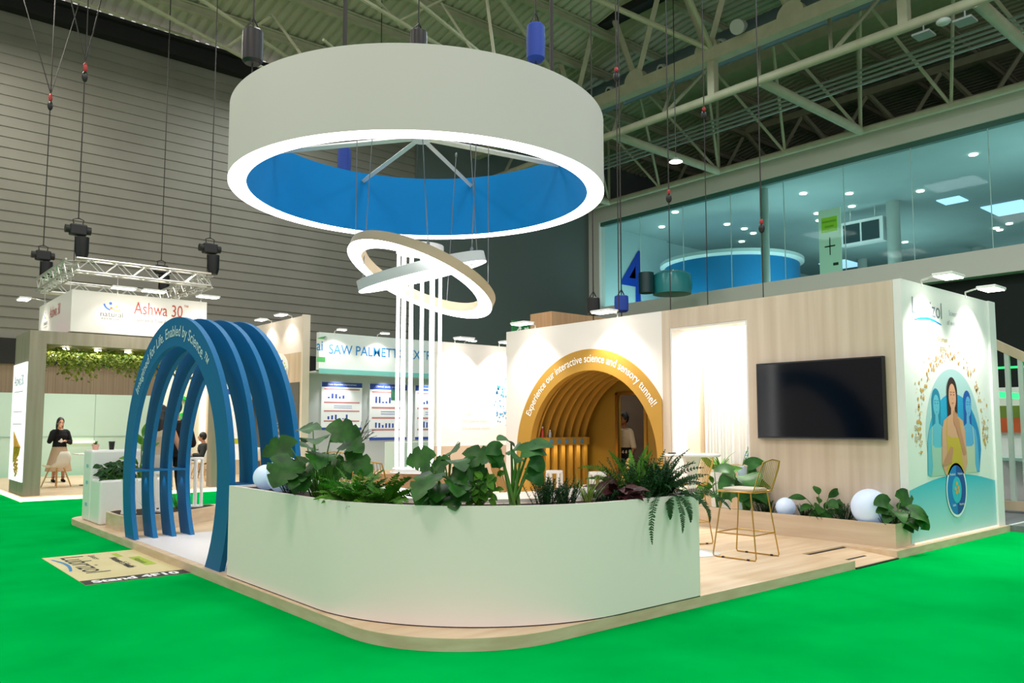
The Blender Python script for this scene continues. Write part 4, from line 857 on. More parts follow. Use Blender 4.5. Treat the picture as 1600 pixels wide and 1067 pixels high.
# =================================================================== TABLE AND STOOLS
p = Vector((7.36, 5.52, ZP))
ht = thing('high_table', 'round white high table with a trumpet pedestal', 'table', p)
MB().lathe([(0, 1.06), (.30, 1.06), (.315, 1.07), (.315, 1.083), (.305, 1.09), (0, 1.09)], p, 64).build('tabletop', M_whiteg, ht, True, ang=50)
MB().lathe([(0, .0), (.29, .0), (.29, .008), (.20, .02), (.07, .05), (.036, .12), (.03, .3), (.033, .6), (.05, .85), (.085, 1.0), (.11, 1.06), (0, 1.06)], p, 48).build('pedestal', M_whiteg, ht, True, ang=60)
q = L_(p, -.22, 1.09, .0); tag(MB().cyl(q, q+Vector((0, 0, .012)), .045, .045, 20).build('black_coaster', M_blk, None, True), 'small black round item on the left of the high table', 'coaster')
def make_stool(name, label, loc, rz, cush=True):
    o = thing(name, label, 'bar stool', (0, 0, 0)); sz = .70; r = .0075
    for s in (-1, 1):                      # sled sides (front/back of the seat at x = +-)
        MB().tube([(-.17, s*.17, sz), (-.255, s*.235, .03), (-.245, s*.238, .009), (-.22, s*.24, .009), (.22, s*.24, .009), (.245, s*.238, .009), (.255, s*.235, .03), (.17, s*.17, sz)], r, 8).build('sled_leg', M_brass, o, True, world=False)
        for xx in (-.17, .13): MB().cyl((xx-.015, s*.24, .009), (xx+.015, s*.24, .009), .0105).build('floor_glide', M_blk, o, world=False)
    def lerp(s, sx, t): return Vector((sx*(.17+.085*t), s*(.17+.065*t), sz-(sz-.03)*t))
    t = .66; q = [lerp(-1, -1, t), lerp(1, -1, t), lerp(1, 1, t), lerp(-1, 1, t), lerp(-1, -1, t)]
    MB().tube(q, r*.85, 8).build('foot_rail', M_brass, o, True, world=False)
    MB().tube([(-.20, -.2, sz), (.2, -.2, sz), (.22, -.18, sz), (.22, .18, sz), (.2, .2, sz), (-.20, .2, sz), (-.22, .18, sz), (-.22, -.18, sz), (-.2, -.2, sz)], .008, 8).build('seat_frame', M_brass, o, True, world=False)
    mb = MB()
    for k in range(9): y = -.18+.045*k; mb.tube([(.2, y, sz), (-.2, y, sz)], .004, 6)
    mb.build('seat_wires', M_brass, o, True, world=False)
    if cush: 
        mb = MB(); mb.prism([(.19*math.cos(a)*(abs(math.cos(a))**-.55 if abs(math.cos(a)) > .05 else 1)*.0+.19*max(-1, min(1, 1.25*math.cos(a))), .18*max(-1, min(1, 1.25*math.sin(a)))) for a in [2*PI*i/32 for i in range(32)]], lambda p, w: (p[0], p[1], w), sz+.006, sz+.034)
        mb.build('seat_cushion', mat('beige_cushion', '#cfc6b8', .8), o, world=False, bevel=.008)
    # backrest leaning back at -x
    top = [(-.33, y, 1.02) for y in (-.17, .17)]
    MB().tube([(-.21, -.19, sz), (-.30, -.185, .94), (-.325, -.17, 1.02), (-.335, 0, 1.045), (-.325, .17, 1.02), (-.30, .185, .94), (-.21, .19, sz)], .008, 8).build('back_frame', M_brass, o, True, world=False)
    mb = MB()
    for k in range(9):
        y = -.15+.0375*k; mb.tube([(-.21, y, sz), (-.28, y, .86), (-.325-.01*(1-(y/.17)**2), y, 1.02+.025*(1-(y/.17)**2))], .0035, 6)
    mb.build('back_wires', M_brass, o, True, world=False)
    o.location = loc; o.rotation_euler = (0, 0, rz); return o
st = make_stool('bar_stool', 'brass wire bar stool with beige cushion in full view right of the high table', (7.60, 5.01, ZP), PI/2+.05)
G = 'brass wire bar stools'
st['group'] = G
dup(st, (7.95, 6.1, ZP), PI-.4, 'brass wire bar stool behind the high table', G)
dup(st, (5.15, 9.6, ZP), -2.0, 'brass wire bar stool with a cushion, left of the glowing tube column', G)
dup(st, (4.5, 7.35, ZP), .5, 'brass wire bar stool behind the light green ferns, close to the white tabletop', G)
dup(st, (6.6, 6.2, ZP), 2.4, 'brass wire bar stool behind the tall arching fern before the ochre tunnel', G)
st2 = make_stool('dark_wire_stool', 'brass wire bar stool with dark seat behind the dark split-leaf plant', (4.95, 6.75, ZP), -.6, False)
st2['group'] = 'uncushioned wire stools'
dup(st2, (5.6, 6.35, ZP), -.9, 'brass wire bar stool with dark seat left of the thick-stalked plant', 'uncushioned wire stools')
# white rod stands
def rod_stand(p, h, w, label, grp='white rod stands', nr=6):
    o = thing('rod_stand', label, 'stand', p, 0, grp); p = Vector(p)
    MB().cyl(p+Vector((0, 0, h-.03)), p+Vector((0, 0, h)), w/2, w/2, 24).build('top_plate', M_whiteg, o, True)
    MB().cyl(p, p+Vector((0, 0, .02)), w/2, w/2, 24).build('base_plate', M_whiteg, o, True)
    for k in range(nr):
        a = 2*PI*k/nr+.3; q = p+Vector((math.cos(a), math.sin(a), 0))*w*.42; MB().cyl(q+Vector((0, 0, .02)), q+Vector((0, 0, h-.03)), .018, .018, 10).build('rod', M_whiteg, o, True)
    return o
rod_stand((6.61, 6.95, ZP), .87, .2, 'white rod stand in front of the lit slats of the ochre tunnel')
rod_stand((6.93, 6.55, ZP), .86, .21, 'white rod stand in front of the tunnel doorway, behind the yellow-green grass')
# =================================================================== LEFT END OF THE BOOTH
ic = thing('info_counter', 'tall white information counter at the far left of the booth', 'counter', (3.4, 13.3, ZP))
MB().box(3.0, 3.85, 13.0, 13.45, ZP, 1.12).build('counter_body', mat('white_lacquer', '#eceeee', .3), ic, bevel=.03)
mb = MB(); f = onX(3.0, 13.2, 0, .003)
for z in (.86, .62, .3): quad(mb, -.06, .06, z, z+.05, f)
mb.build('side_print', mat('pale_blue_print', '#8cc4d6', .5), ic)
wp = thing('white_planter', 'lower white planter box in front of the information counter', 'planter', (3.4, 12.7, ZP))
MB().box(3.0, 3.95, 12.45, 12.98, ZP, .71).build('planter_body', mat('white_lacquer', '#eceeee', .3), wp, bevel=.03)
p = Vector((3.25, 12.68, .70)); stalked(p, 'dense dark green bush in the white planter by the information counter', [(p+Vector((random.uniform(-.2, .24), random.uniform(-.2, .2), random.uniform(.02, .24))), random.uniform(0, 6.28), random.uniform(-.3, .9), .09, .05, .6) for k in range(110)], 'leafy_bush', 'oval', M_leaf3, sr=.003, n=4, base=.18)
p = Vector((3.6, 12.7, .70))
stalked(p, 'tall green leafy plant in the white planter next to the blue arch', [(L_(p, .0, .5), LEFT, 1.2, .2, .07, .4), (L_(p, .05, .35), RIGHT, 1., .25, .08, .6), (L_(p, -.05, .25), LEFT, .6, .25, .08, .8), (L_(p, -.25, .22), LEFT, .2, .12, .05, .8), (L_(p, .02, .62), AWAY, 1.3, .2, .06, .3), (L_(p, .0, .2, -.1), TOC, .6, .25, .08, .8)], 'leafy_plant', 'oval', M_leaf2)
rb = thing('rod_divider_base', 'low pale wood planting base under the white rods behind the blue arch', 'planter', (3.6, 11.8, ZP))
MB().prism([(3.03, 11.75), (3.05, 11.55), (3.2, 11.42), (3.6, 11.4), (4.6, 12.1), (4.6, 12.35), (3.2, 12.35), (3.03, 12.2)], lambda p, w: (p[0], p[1], w), ZP, .29).build('base_body', M_woode, rb)
MB().prism([(3.08, 11.75), (3.1, 11.6), (3.25, 11.47), (3.6, 11.45), (4.5, 12.1), (4.5, 12.3), (3.2, 12.3), (3.08, 12.2)], lambda p, w: (p[0], p[1], w), .29, .292).build('soil', M_soil, rb)
rod_stand((3.20, 11.75, .292), .46, .2, 'white rod stand at the left on the wood planting base')
rod_stand((3.62, 11.75, .292), .55, .22, 'white rod stand in the middle of the wood planting base behind the arch')
rod_stand((4.22, 12.15, .292), .72, .24, 'tallest white rod stand at the right end of the wood planting base')
grass((3.4, 11.65, .292), 'fresh grass clump between the white rods, left one', .22, 50, .4, M_leaf2)
grass((3.92, 11.95, .292), 'fresh grass clump between the white rods, right one', .34, 60, .35, M_leaf2)
# things on the information counter
def small_pot(p, lab, r=.05):
    o = thing('succulent_pot', lab, 'potted plant', p); MB().lathe([(0, 0), (r*.75, 0), (r, .08), (r*.85, .08), (r*.8, .07), (0, .07)], p, 20).build('pot', mat('pink_pot', '#e2a79a', .5), o, True)
    a = MB()
    for k in range(20): leaf(a, Vector(p)+Vector((0, 0, .07)), random.uniform(0, 6.28), random.uniform(.3, 1.4), .07, .02, .3, 'oval', 4)
    return finish(o, a, M_leaf2)
small_pot((3.12, 13.3, 1.12), 'pink pot of succulents on the left end of the information counter')
small_pot((3.68, 13.38, 1.12), 'pink pot of succulents near the woman at the information counter', .045)
p = Vector((3.32, 13.2, 1.12)); o = thing('drink_cup', 'black takeaway cup on the information counter', 'cup', p)
MB().lathe([(0, 0), (.032, 0), (.042, .11), (0, .11)], p, 20).build('cup_body', M_blk, o, True); MB().lathe([(0, .11), (.045, .11), (.043, .125), (0, .125)], p, 20).build('lid', mat('cup_lid', '#2a2a2c', .4), o, True)
# floor sticker
sk = thing('floor_sticker', 'cream floor sticker reading Stand 4F10 on the green carpet', 'floor sticker', (2.4, 9.4, 0))
MB().box(1.93, 2.895, 8.38, 10.37, .001, .004).build('sticker_sheet', noisy('cream_vinyl', '#d9cd98', '#e2d8a6', (1, 1, 1), 2, .5), sk)
MB().box(1.93, 2.895, 8.38, 8.62, .004, .005).build('black_strip', mat('strip_dark', '#272c2b', .6), sk)
text('Stand 4F10', .2, lambda p, w=0: (2.41+p[0], 8.43+p[1], .0062), mat('lettering_white', '#ffffff', .5), 'stand_lettering', sk, width=.8, bold=.008)
dn = lambda x0, yc: (lambda p, w=0: (x0+p[1], yc-p[0], .0062))
text('Lubrizol', .34, dn(2.08, 9.62), mat('lettering_dark', '#2b2f33', .6), 'logo_lettering', sk, width=1.2)
mb = MB(); mb.strip([(1.975+.05*math.sin(PI*i/16), 10.15-.9*i/16, .0062) for i in range(17)], [(2.0+.06*math.sin(PI*i/16), 10.15-.9*i/16, .0062) for i in range(17)]); mb.build('logo_swoosh', mat('print_swoosh', '#1a86c8', .5), sk)
mb = MB(); text('Sponsor', .1, dn(2.36, 10.05), None, mb=mb); text("Women's Health", .12, dn(2.5, 9.5), None, mb=mb, bold=.003); mb.build('small_lettering', mat('lettering_dark', '#2b2f33', .6), sk)
mb = MB(); quad(mb, 2.68, 2.80, 9.15, 9.8, lambda p, w=0: (p[0], p[1], .0055)); quad(mb, 2.6, 2.66, 9.9, 10.2, lambda p, w=0: (p[0], p[1], .0055)); mb.build('lime_print', mat('lime_print', '#a8c23a', .6), sk)
mb = MB(); text('Vitafoods', .1, dn(2.69, 9.48), None, mb=mb); mb.build('event_lettering', mat('strip_dark', '#272c2b', .6), sk)
# =================================================================== NEIGHBOUR STAND AT LEFT (wood frame kiosk)
kb = thing('kiosk_platform', 'pale wood platform of the neighbouring stand with a lit edge', 'platform', (6, 20, 0))
MB().box(3.0, 16.5, 18.2, 25.0, 0, .09).build('deck', M_woodf, kb)
MB().box(2.96, 16.5, 18.16, 18.2, .0, .07).build('lit_edge', mat('warm_led_edge', '#fff0d0', .5, 0, 1.6), kb); MB().box(2.96, 3.0, 18.16, 25.0, .0, .07).build('lit_edge', mat('warm_led_edge', '#fff0d0', .5, 0, 1.6), kb)
kf = thing('wooden_kiosk_frame', 'tall grey-brown wooden kiosk frame with a lit side panel', 'kiosk', (3.2, 18.4, .09))
MB().box(3.02, 3.32, 18.3, 19.85, .09, 3.38).build('side_column', M_woodk, kf)
MB().box(3.32, 7.0, 18.3, 19.85, 3.12, 3.38).build('lintel', M_woodk, kf)
MB().box(6.7, 7.0, 18.3, 18.6, .09, 3.12).build('side_column', M_woodk, kf)
lb = MB().box(2.995, 3.02, 18.36, 19.8, .36, 2.75).build('light_box', mat('lightbox_white', '#f0f6f6', .4, 0, .9), kf)
f = onX(2.995, 19.08, 0, .003)
text('Ashwa 30', .3, lambda p, w=0: f((p[0], 2.3+p[1])), mat('print_grey', '#6c7a86', .5), 'panel_lettering', lb, width=1.0)
mb = MB(); [quad(mb, -.5, .5, z, z+.015, f) for z in (2.16, 1.75, 1.5)]; mb.build('panel_rule', mat('print_beige', '#d6c8b6', .5), lb)
mb = MB(); rnd = random.Random(2)
for k in range(9): x = -.28+.07*k; mb.tube([f((x, 1.35-.03*k)), f((x+.18, 1.05)), f((x+.05, .72+.02*k))], [.012, .03, .012], 5)
for k in range(60): t = rnd.uniform(0, 6.28); r = math.sqrt(rnd.random()); mb.sphere(f((.12+.2*r*math.cos(t), .68+.22*r*math.sin(t))), .022, 6, 4)
mb.build('root_print', noisy('root_gold', '#b8862c', '#dcb24a', (1, 1, 1), 14, .6), lb, True)
# leafy ceiling of the kiosk
gv = thing('leafy_kiosk_ceiling', 'dense hanging green leaves under the kiosk lintel', 'foliage', (4.6, 19.0, 3.1)); a = MB(); rnd = random.Random(9)
for k in range(5200):
    x = rnd.uniform(3.34, 6.65); y = rnd.uniform(18.55, 19.8); dep = .42+.13*math.sin(x*5)+.1*math.sin(x*13+1); z = 3.1-abs(rnd.gauss(0, .5))*dep*.9
    z = max(z, 3.1-dep-.1); az = rnd.uniform(0, 6.28); d = dirv(az, rnd.uniform(-1.3, .2)); s = Vector((-math.sin(az), math.cos(az), 0))*.032; p = Vector((x, y, z)); K = len(a.v)
    a.v += [p, p+d*.05+s, p+d*.1, p+d*.05-s]; a.f.append((K, K+1, K+2, K+3)); a.m.append(0)
tag(gv, None); gv['kind'] = 'stuff'
o = a.build('vine_leaves', noisy('vine_leaf', '#4a6a22', '#8a8f2c', (1, 1, 1), 3, .6), gv)
for (x, y) in ((3.75, 18.75), (4.35, 18.7), (4.95, 18.7), (3.62, 19.3), (4.1, 19.4), (4.7, 19.4)):
    o = MB().lathe([(0, 0), (.07, 0), (.07, .03), (0, .03)], (x, y, 3.06 if y < 19 else 2.95), 16).build('kiosk_downlight', M_lamp, None, True); tag(o, 'small round lit downlight among the hanging leaves of the kiosk', 'downlight', 'downlights in the kiosk ceiling')
light('kiosk_glow', 'AREA', (4.6, 19.0, 3.0), 45, (1, .93, .8), 2.5, 1, rot=(0, 0, 0))
light('kiosk_glow2', 'AREA', (6.0, 21.8, 3.6), 160, (1, .95, .85), 3, 3, rot=(0, 0, 0))
# header sign box
hs = thing('header_sign_box', 'white boxed header sign with red lettering above the kiosk', 'sign', (5.1, 18.4, 3.4))
MB().box(3.73, 6.49, 18.3, 18.36, 3.41, 4.28).build('front_panel', mat('header_white', '#efe6e4', .5), hs); MB().box(3.73, 3.79, 18.36, 21.6, 3.41, 4.28).build('side_panel', mat('header_white', '#efe6e4', .5), hs)
MB().box(6.43, 6.49, 18.36, 21.6, 3.41, 4.28).build('side_panel', mat('header_white', '#efe6e4', .5), hs)
f = onY(18.3, 0, 0, .004); red = mat('logo_red', '#c0483c', .5)
text('Ashwa 30', .38, lambda p, w=0: f((5.45+p[0], 3.88+p[1])), red, 'logo_lettering', hs, width=1.02)
text('\u2122', .12, lambda p, w=0: f((6.03+p[0], 4.08+p[1])), red, 'logo_lettering', hs)
text('Experience True Ashwagandha', .1, lambda p, w=0: f((4.94+p[0], 3.72+p[1])), mat('print_grey3', '#77706e', .5), 'tagline', hs, 'LEFT', width=1.1)
def natural_logo(fn, cx, cz, s, parent):
    mb = MB(); A = []; B = []
    for i in range(13):
        t = PI+.15+i*.1*1.1; A.append(fn((cx+.02*s+.2*s*math.cos(t), cz+.2*s+.2*s*math.sin(t)))); B.append(fn((cx+.02*s+.155*s*math.cos(t), cz+.2*s+.155*s*math.sin(t))))
    mb.strip(A, B); disc(mb, (cx, cz+.19*s), .04*s, .04*s, fn, 0, 14); mb.build('logo_blue_part', mat('logo_blue', '#3c6fc4', .5), parent)
    mb = MB(); disc(mb, (cx+.02*s, cz+.07*s), .035*s, .03*s, fn, 0, 12); mb.build('logo_orange_part', mat('logo_orange', '#dc6a34', .5), parent)
    mb = MB(); A = []; B = []
    for i in range(11):
        t = PI+.5+i*.2; A.append(fn((cx+.15*s+.13*s*math.cos(t), cz+.11*s+.11*s*math.sin(t)))); B.append(fn((cx+.15*s+.105*s*math.cos(t), cz+.11*s+.085*s*math.sin(t))))
    mb.strip(A, B); disc(mb, (cx+.15*s, cz+.12*s), .028*s, .028*s, fn, 0, 12); mb.build('logo_green_part', mat('logo_green', '#a2be3c', .5), parent)
    text('natural', .2*s, lambda p, w=0: fn((cx+.04*s+p[0], cz-.16*s+p[1])), mat('logo_dark', '#4f5a48', .5), 'logo_lettering', parent, width=.55*s)
    text('REMEDIES', .06*s, lambda p, w=0: fn((cx+.04*s+p[0], cz-.24*s+p[1])), mat('logo_dark', '#4f5a48', .5), 'logo_lettering', parent, width=.5*s)
natural_logo(f, 4.47, 3.9, .8, hs)
f = onX(3.73, 0, 0, .004); g2 = lambda p, w=0: f((p[0]-20.4, p[1]))
natural_logo(g2, -.45, 3.9, .8, hs); text('Ashwa 30', .36, lambda p, w=0: g2((.55+p[0], 3.88+p[1])), red, 'logo_lettering', hs, width=1.05)
for (pp, dd, lab) in (((3.73, 20.9, 4.28), (-1, 0, 0), 'lit arm spotlight on the left side of the header sign box'), ((4.6, 18.3, 4.28), (0, -1, 0), 'lit arm spotlight above the left half of the header sign front'), ((5.2, 18.3, 4.28), (0, -1, 0), 'lit arm spotlight above the middle of the header sign front'), ((6.35, 18.3, 4.28), (0, -1, 0), 'lit arm spotlight above the right end of the header sign front')):
    arm_lamp(pp, dd, lab, 'arm spotlights on the header sign box', 42, hs=(.24, .12), reach=.4)
# aluminium truss above the header box
def truss_beam(name, a, b, parent, s=.27):
    a = Vector(a); b = Vector(b); d = (b-a).normalized(); sd = Vector((-d.y, d.x, 0)); upz = Vector((0, 0, 1)); L = (b-a).length
    o = None; mb = MB()
    C4 = [sd*.5*s*i+upz*.5*s*j for i in (-1, 1) for j in (-1, 1)]
    for c in C4: mb.cyl(a+c, b+c, .022, .022, 8)
    o = mb.build('chord', M_alu, parent, True); mb = MB(); n = max(2, int(L/.27))
    for face in ((0, 1), (2, 3), (0, 2), (1, 3)):
        for i in range(n):
            p0 = a+d*(L*i/n)+C4[face[i % 2]]; p1 = a+d*(L*(i+1)/n)+C4[face[(i+1) % 2]]; mb.cyl(p0, p1, .011, .011, 6)
    mb.build('lacing', M_alu, parent, True)
tz = 4.78; tk = thing('aluminium_truss_frame', 'square aluminium lighting truss above the header sign box', 'truss', (5.1, 19.8, tz-.14))
truss_beam('t', (3.75, 18.25, tz), (6.5, 18.25, tz), tk); truss_beam('t', (3.75, 21.6, tz), (6.5, 21.6, tz), tk); truss_beam('t', (3.75, 18.4, tz), (3.75, 21.45, tz), tk); truss_beam('t', (6.5, 18.4, tz), (6.5, 21.45, tz), tk)
mb = MB()
for (x, y) in ((3.76, 18.6), (3.76, 21.2), (6.46, 18.6), (6.46, 21.2), (4.6, 18.33), (5.8, 18.33)): mb.cyl((x, y, 4.27), (x, y, 4.66), .008, .008, 6)
mb.build('drop_wire', M_alu, tk)
def hoist(p, label, topz, grp='chain hoists above the kiosk truss', bag=True):
    p = Vector(p); o = thing('chain_hoist', label, 'hoist', p, 0, grp)
    MB().box(p.x-.16, p.x+.16, p.y-.1, p.y+.1, p.z+.45, p.z+.68).build('motor', M_blk, o, bevel=.03)
    MB().cyl((p.x-.24, p.y, p.z+.57), (p.x+.24, p.y, p.z+.57), .085, .085, 14).build('drum', M_blk, o, True)
    if bag: MB().tube([p+Vector((.09, 0, -.02)), p+Vector((.09, 0, .1)), p+Vector((.08, 0, .42))], [.1, .13, .14], 14).build('chain_bag', M_blk, o, True)
    MB().tube([p+Vector((-.05, 0, .45)), p+Vector((-.05, 0, -.08))], .008, 6).build('hook_chain', M_wired, o)
    MB().tube([p+Vector((-.08, 0, .65)), p+Vector((-.1, 0, .78)), p+Vector((0, 0, .82)), p+Vector((.1, 0, .78)), p+Vector((.08, 0, .65))], .012, 6).build('handle', M_blk, o)
    MB().cyl(p+Vector((0, 0, .8)), (p.x, p.y, topz), .012, .012, 6).build('chain', M_wired, o); return o
hoist((3.75, 21.6, 4.95), 'black chain hoist over the back left corner of the kiosk truss', roof_z(21.6)-.1)
hoist((3.78, 18.25, 4.95), 'black chain hoist over the front left corner of the kiosk truss', roof_z(18.25)-.1)
hoist((6.45, 21.6, 4.95), 'black chain hoist over the back right corner of the kiosk truss', roof_z(21.6)-.1)
hoist((6.5, 18.25, 4.95), 'black chain hoist over the front right corner of the kiosk truss', roof_z(18.25)-.1)
# stands behind: pale green partition
gp = thing('pale_green_partition', 'long pale mint green partition wall behind the kiosk', 'partition', (3, 25.4, 0))
MB().box(-8, 8.5, 25.35, 25.45, 0, 2.36).build('panel', mat('pale_mint', '#b9d2c2', .7), gp)
for x in (4.2, 5.9): MB().box(x-.01, x+.01, 25.34, 25.35, 0, 2.36).build('panel_joint', mat('mint_joint', '#9db8a8', .7), gp)
MB().box(-8, 8.5, 25.33, 25.35, 1.15, 1.18).build('panel_rail', mat('mint_joint', '#9db8a8', .7), gp)
MB().box(4.9, 5.9, 25.25, 25.33, .98, 1.03).build('lit_shelf', mat('warm_led_edge', '#fff0d0', .5, 0, 1.6), gp)
# ---------------- natural stand wall at x = 9.5
nw = thing('wood_and_white_wall', 'tall wood stand wall with a round white logo and a dark panel', 'partition', (9.5, 21, .09))
M_nw = noisy('beige_wood_wall', '#c2a88c', '#d2bb9f', (3, 3, .2), 3, .6)
MB().box(9.5, 9.6, 19.6, 23.0, 3.42, 4.38).build('upper_panel', mat('cream_white', '#e8dbd0', .6), nw); MB().box(9.5, 9.6, 19.6, 23.0, .09, 3.42).build('wood_panel', M_nw, nw)
MB().box(9.46, 9.66, 19.52, 19.6, .09, 4.40).build('corner_post', mat('cream_post', '#e6d6c4', .6), nw)
MB().box(9.48, 9.5, 19.75, 22.9, .3, 2.62).build('dark_panel', mat('slate_panel', '#55544c', .6), nw)
f = onX(9.48, 21.05, 0, .004); mb = MB(); disc(mb, (0, 3.02), .62, .45, lambda p, w=0: (9.49, 21.05-p[0], p[1]), 0, 40); dk_ = mb.build('logo_disc', mat('logo_disc_white', '#f2f2ea', .4), nw)
natural_logo(f, .25, 3.05, 1.0, nw)
mb = MB(); g3 = onX(9.48, 20.5, 0, .006)
quad(mb, -.35, .25, 1.95, 2.15, g3); text('Better sleep', .16, lambda p, w=0: g3((p[0]+.1, 1.75+p[1])), None, mb=mb, align='CENTER'); 
for k, s in enumerate(('Clinically', 'studied', 'extract', '', 'Natural', 'focus', 'energy')): text(s or ' ', .14, lambda p, w=0, k=k: g3((-.3+p[0], 1.45-.15*k+p[1])), None, mb=mb)
mb.build('panel_lettering', mat('print_cream', '#dcd6c6', .5), nw)
arm_lamp((9.5, 20.3, 4.38), (-1, 0, 0), 'lit arm spotlight on top of the wood and white wall, right one', 'arm spotlights on the wood and white wall', 60)
arm_lamp((9.5, 21.6, 4.38), (-1, 0, 0), 'lit arm spotlight on top of the wood and white wall, left one', 'arm spotlights on the wood and white wall', 60)
# green letters wall behind
gw = thing('cream_letter_wall', 'cream wall carrying large green letter shapes behind the arches', 'partition', (7, 22.6, .09))
MB().box(6.95, 9.4, 22.6, 22.7, .09, 3.2).build('panel', mat('cream_wall2', '#e6dcc4', .6), gw); MB().box(7.9, 9.3, 22.5, 22.6, .5, 2.9).build('white_panel', mat('lightbox_white2', '#f4f6f4', .5, 0, .35), gw)
MB().box(8.05, 8.2, 22.2, 22.6, .09, 2.9).build('wood_fin', M_nw, gw)
M_gr = mat('letter_green', '#1cc23c', .5)
for k in range(3):
    c = (7.35, 2.0-.62*k); A = []; 
    MB().band(.2, .28, -PI/2, PI/2, lambda p, w, c=c: (c[0]+p[0], 22.58-w, c[1]+p[1]), 0, .12, 20).build('green_letter', M_gr, gw, True)
    MB().box(c[0]-.2, c[0], 22.46, 22.58, c[1]+.2, c[1]+.28).build('green_letter', M_gr, gw)
mb = MB(); f = onY(22.5, 0, 0, .004); quad(mb, 8.5, 9.1, 2.35, 2.5, f); mb.build('blue_print', mat('poster_blue', '#3353b4', .5), gw)
mb = MB(); quad(mb, 8.4, 9.1, .95, 1.1, f); mb.build('yellow_print', mat('poster_yellow', '#d6d62a', .5), gw)
# ---------------- saw palmetto stand
sp = thing('saw_palmetto_stand', 'white stand wall with the header SAW PALMETTO and a turquoise band', 'stand', (12.6, 19.6, .09))
MB().box(9.66, 16.2, 19.0, 19.15, 2.92, 3.9).build('header_panel', mat('header_pale', '#dfe4e4', .5), sp)
MB().box(9.66, 16.2, 18.96, 19.0, 2.82, 2.95).build('turquoise_band', mat('turquoise', '#7cc4bd', .5), sp)
MB().box(9.66, 16.2, 20.0, 20.1, .09, 2.9).build('back_panel', mat('pale_grey_panel', '#c6cccf', .6), sp); MB().box(9.66, 16.2, 19.15, 20.0, 2.86, 2.9).build('soffit', mat('pale_grey_panel', '#c6cccf', .6), sp)
f = onY(19.0, 0, 0, .004); bl = mat('header_blue', '#1b7fc4', .5)
text('SAW PALMETTO EXTRACT', .36, lambda p, w=0: f((9.93+p[0], 3.35+p[1])), bl, 'header_lettering', sp, 'LEFT', width=3.9, bold=.002)
text('ai', .5, lambda p, w=0: f((9.68+p[0]*.6, 3.42+p[1]*.75)), bl, 'logo_lettering', sp, 'CENTER', bold=.004)
mb = MB(); poly(mb, [(9.6, 3.72), (9.78, 3.72), (9.85, 3.8), (9.7, 3.77)], f); quad(mb, 9.6, 9.84, 3.12, 3.25, f); mb.build('logo_green_part', mat('logo_leaf_green', '#58b068', .5), sp)
text('\u00ae', .14, lambda p, w=0: f((9.83+p[0], 3.7+p[1])), mat('print_grey', '#6c7a86', .5), 'logo_mark', sp)
pb = mat('poster_blue', '#3353b4', .5); pr_ = mat('poster_red', '#d8898c', .5); pwh = mat('poster_white', '#f4f7fa', .5, 0, .15)
def chart_poster(x0, x1, z0, z1, label, title, seed):
    o = thing('chart_poster', label, 'poster', (x0, 20.0, z0), 0, 'chart posters on the saw palmetto stand'); f = onY(19.96, 0, 0, .003); w = x1-x0; h = z1-z0; rn = random.Random(seed)
    MB().box(x0, x1, 19.96, 19.985, z0, z1).build('poster_sheet', pwh, o)
    mb = MB(); quad(mb, x0, x1, z1-.1*h, z1, f); quad(mb, x0, x1, z0, z0+.05*h, f)
    for (bx0, bz0, n) in ((.15, .66, 5), (.15, .22, 6)):
        for k in range(n): b = rn.uniform(.02, .12)*h; quad(mb, x0+w*(bx0+.09*k), x0+w*(bx0+.09*k+.045), z0+bz0*h, z0+bz0*h+b, f)
    quad(mb, x0+.3*w, x0+.75*w, z0+.50*h, z0+.51*h, f); quad(mb, x0+.3*w, x0+.75*w, z0+.46*h, z0+.47*h, f); mb.build('blue_print', pb, o)
    mb = MB()
    for zz in (.84, .56, .38, .17): quad(mb, x0+.06*w, x0+.94*w, z0+zz*h, z0+(zz+.03)*h, f)
    mb.build('red_print', pr_, o)
    mb = MB(); text(title, .07, lambda p, w_=0: (x0+w/2+p[0], 19.95, z1-.06*h+p[1]), None, mb=mb, width=w*.7); mb.build('poster_lettering', mat('print_white', '#eef3f5', .5), o)
chart_poster(10.25, 11.5, 1.35, 2.66, 'chart poster with blue bars left on the pale stand wall', 'Dose dependent improvement', 1)
chart_poster(11.75, 13.0, 1.05, 2.66, 'chart poster with a green block right beside the tube column', 'Clinical study overview', 2)
chart_poster(13.3, 14.5, 1.05, 2.66, 'chart poster behind the glowing tube column', 'Clinical study results', 4)
mb = MB(); f = onY(19.96, 0, 0, .006); quad(mb, 12.45, 12.9, 2.2, 2.5, f); o = mb.build('green_table_print', mat('chart_green', '#3c7a5c', .5), None)
o.parent = [x for x in bpy.data.objects if x.name == 'chart_poster.001'][0]; o.location = -o.parent.location
for i, x in enumerate((10.1, 11.4, 14.4)):
    arm_lamp((x, 19.0, 3.9), (0, -1, 0), ('arm spotlight above the letters SAW', 'arm spotlight above the letters PALMETTO, just left of the tube column', 'arm spotlight on the header right of the tube column')[i], 'arm spotlights on the saw palmetto header', 60, hs=(.12, .07), reach=.35)
for x in (10.7, 12.2, 13.7): light('stand_spot', 'SPOT', (x, 19.65, 2.84), 40, (1, .98, .95), .04, to=(x, 19.98, 1.9), spot=100)
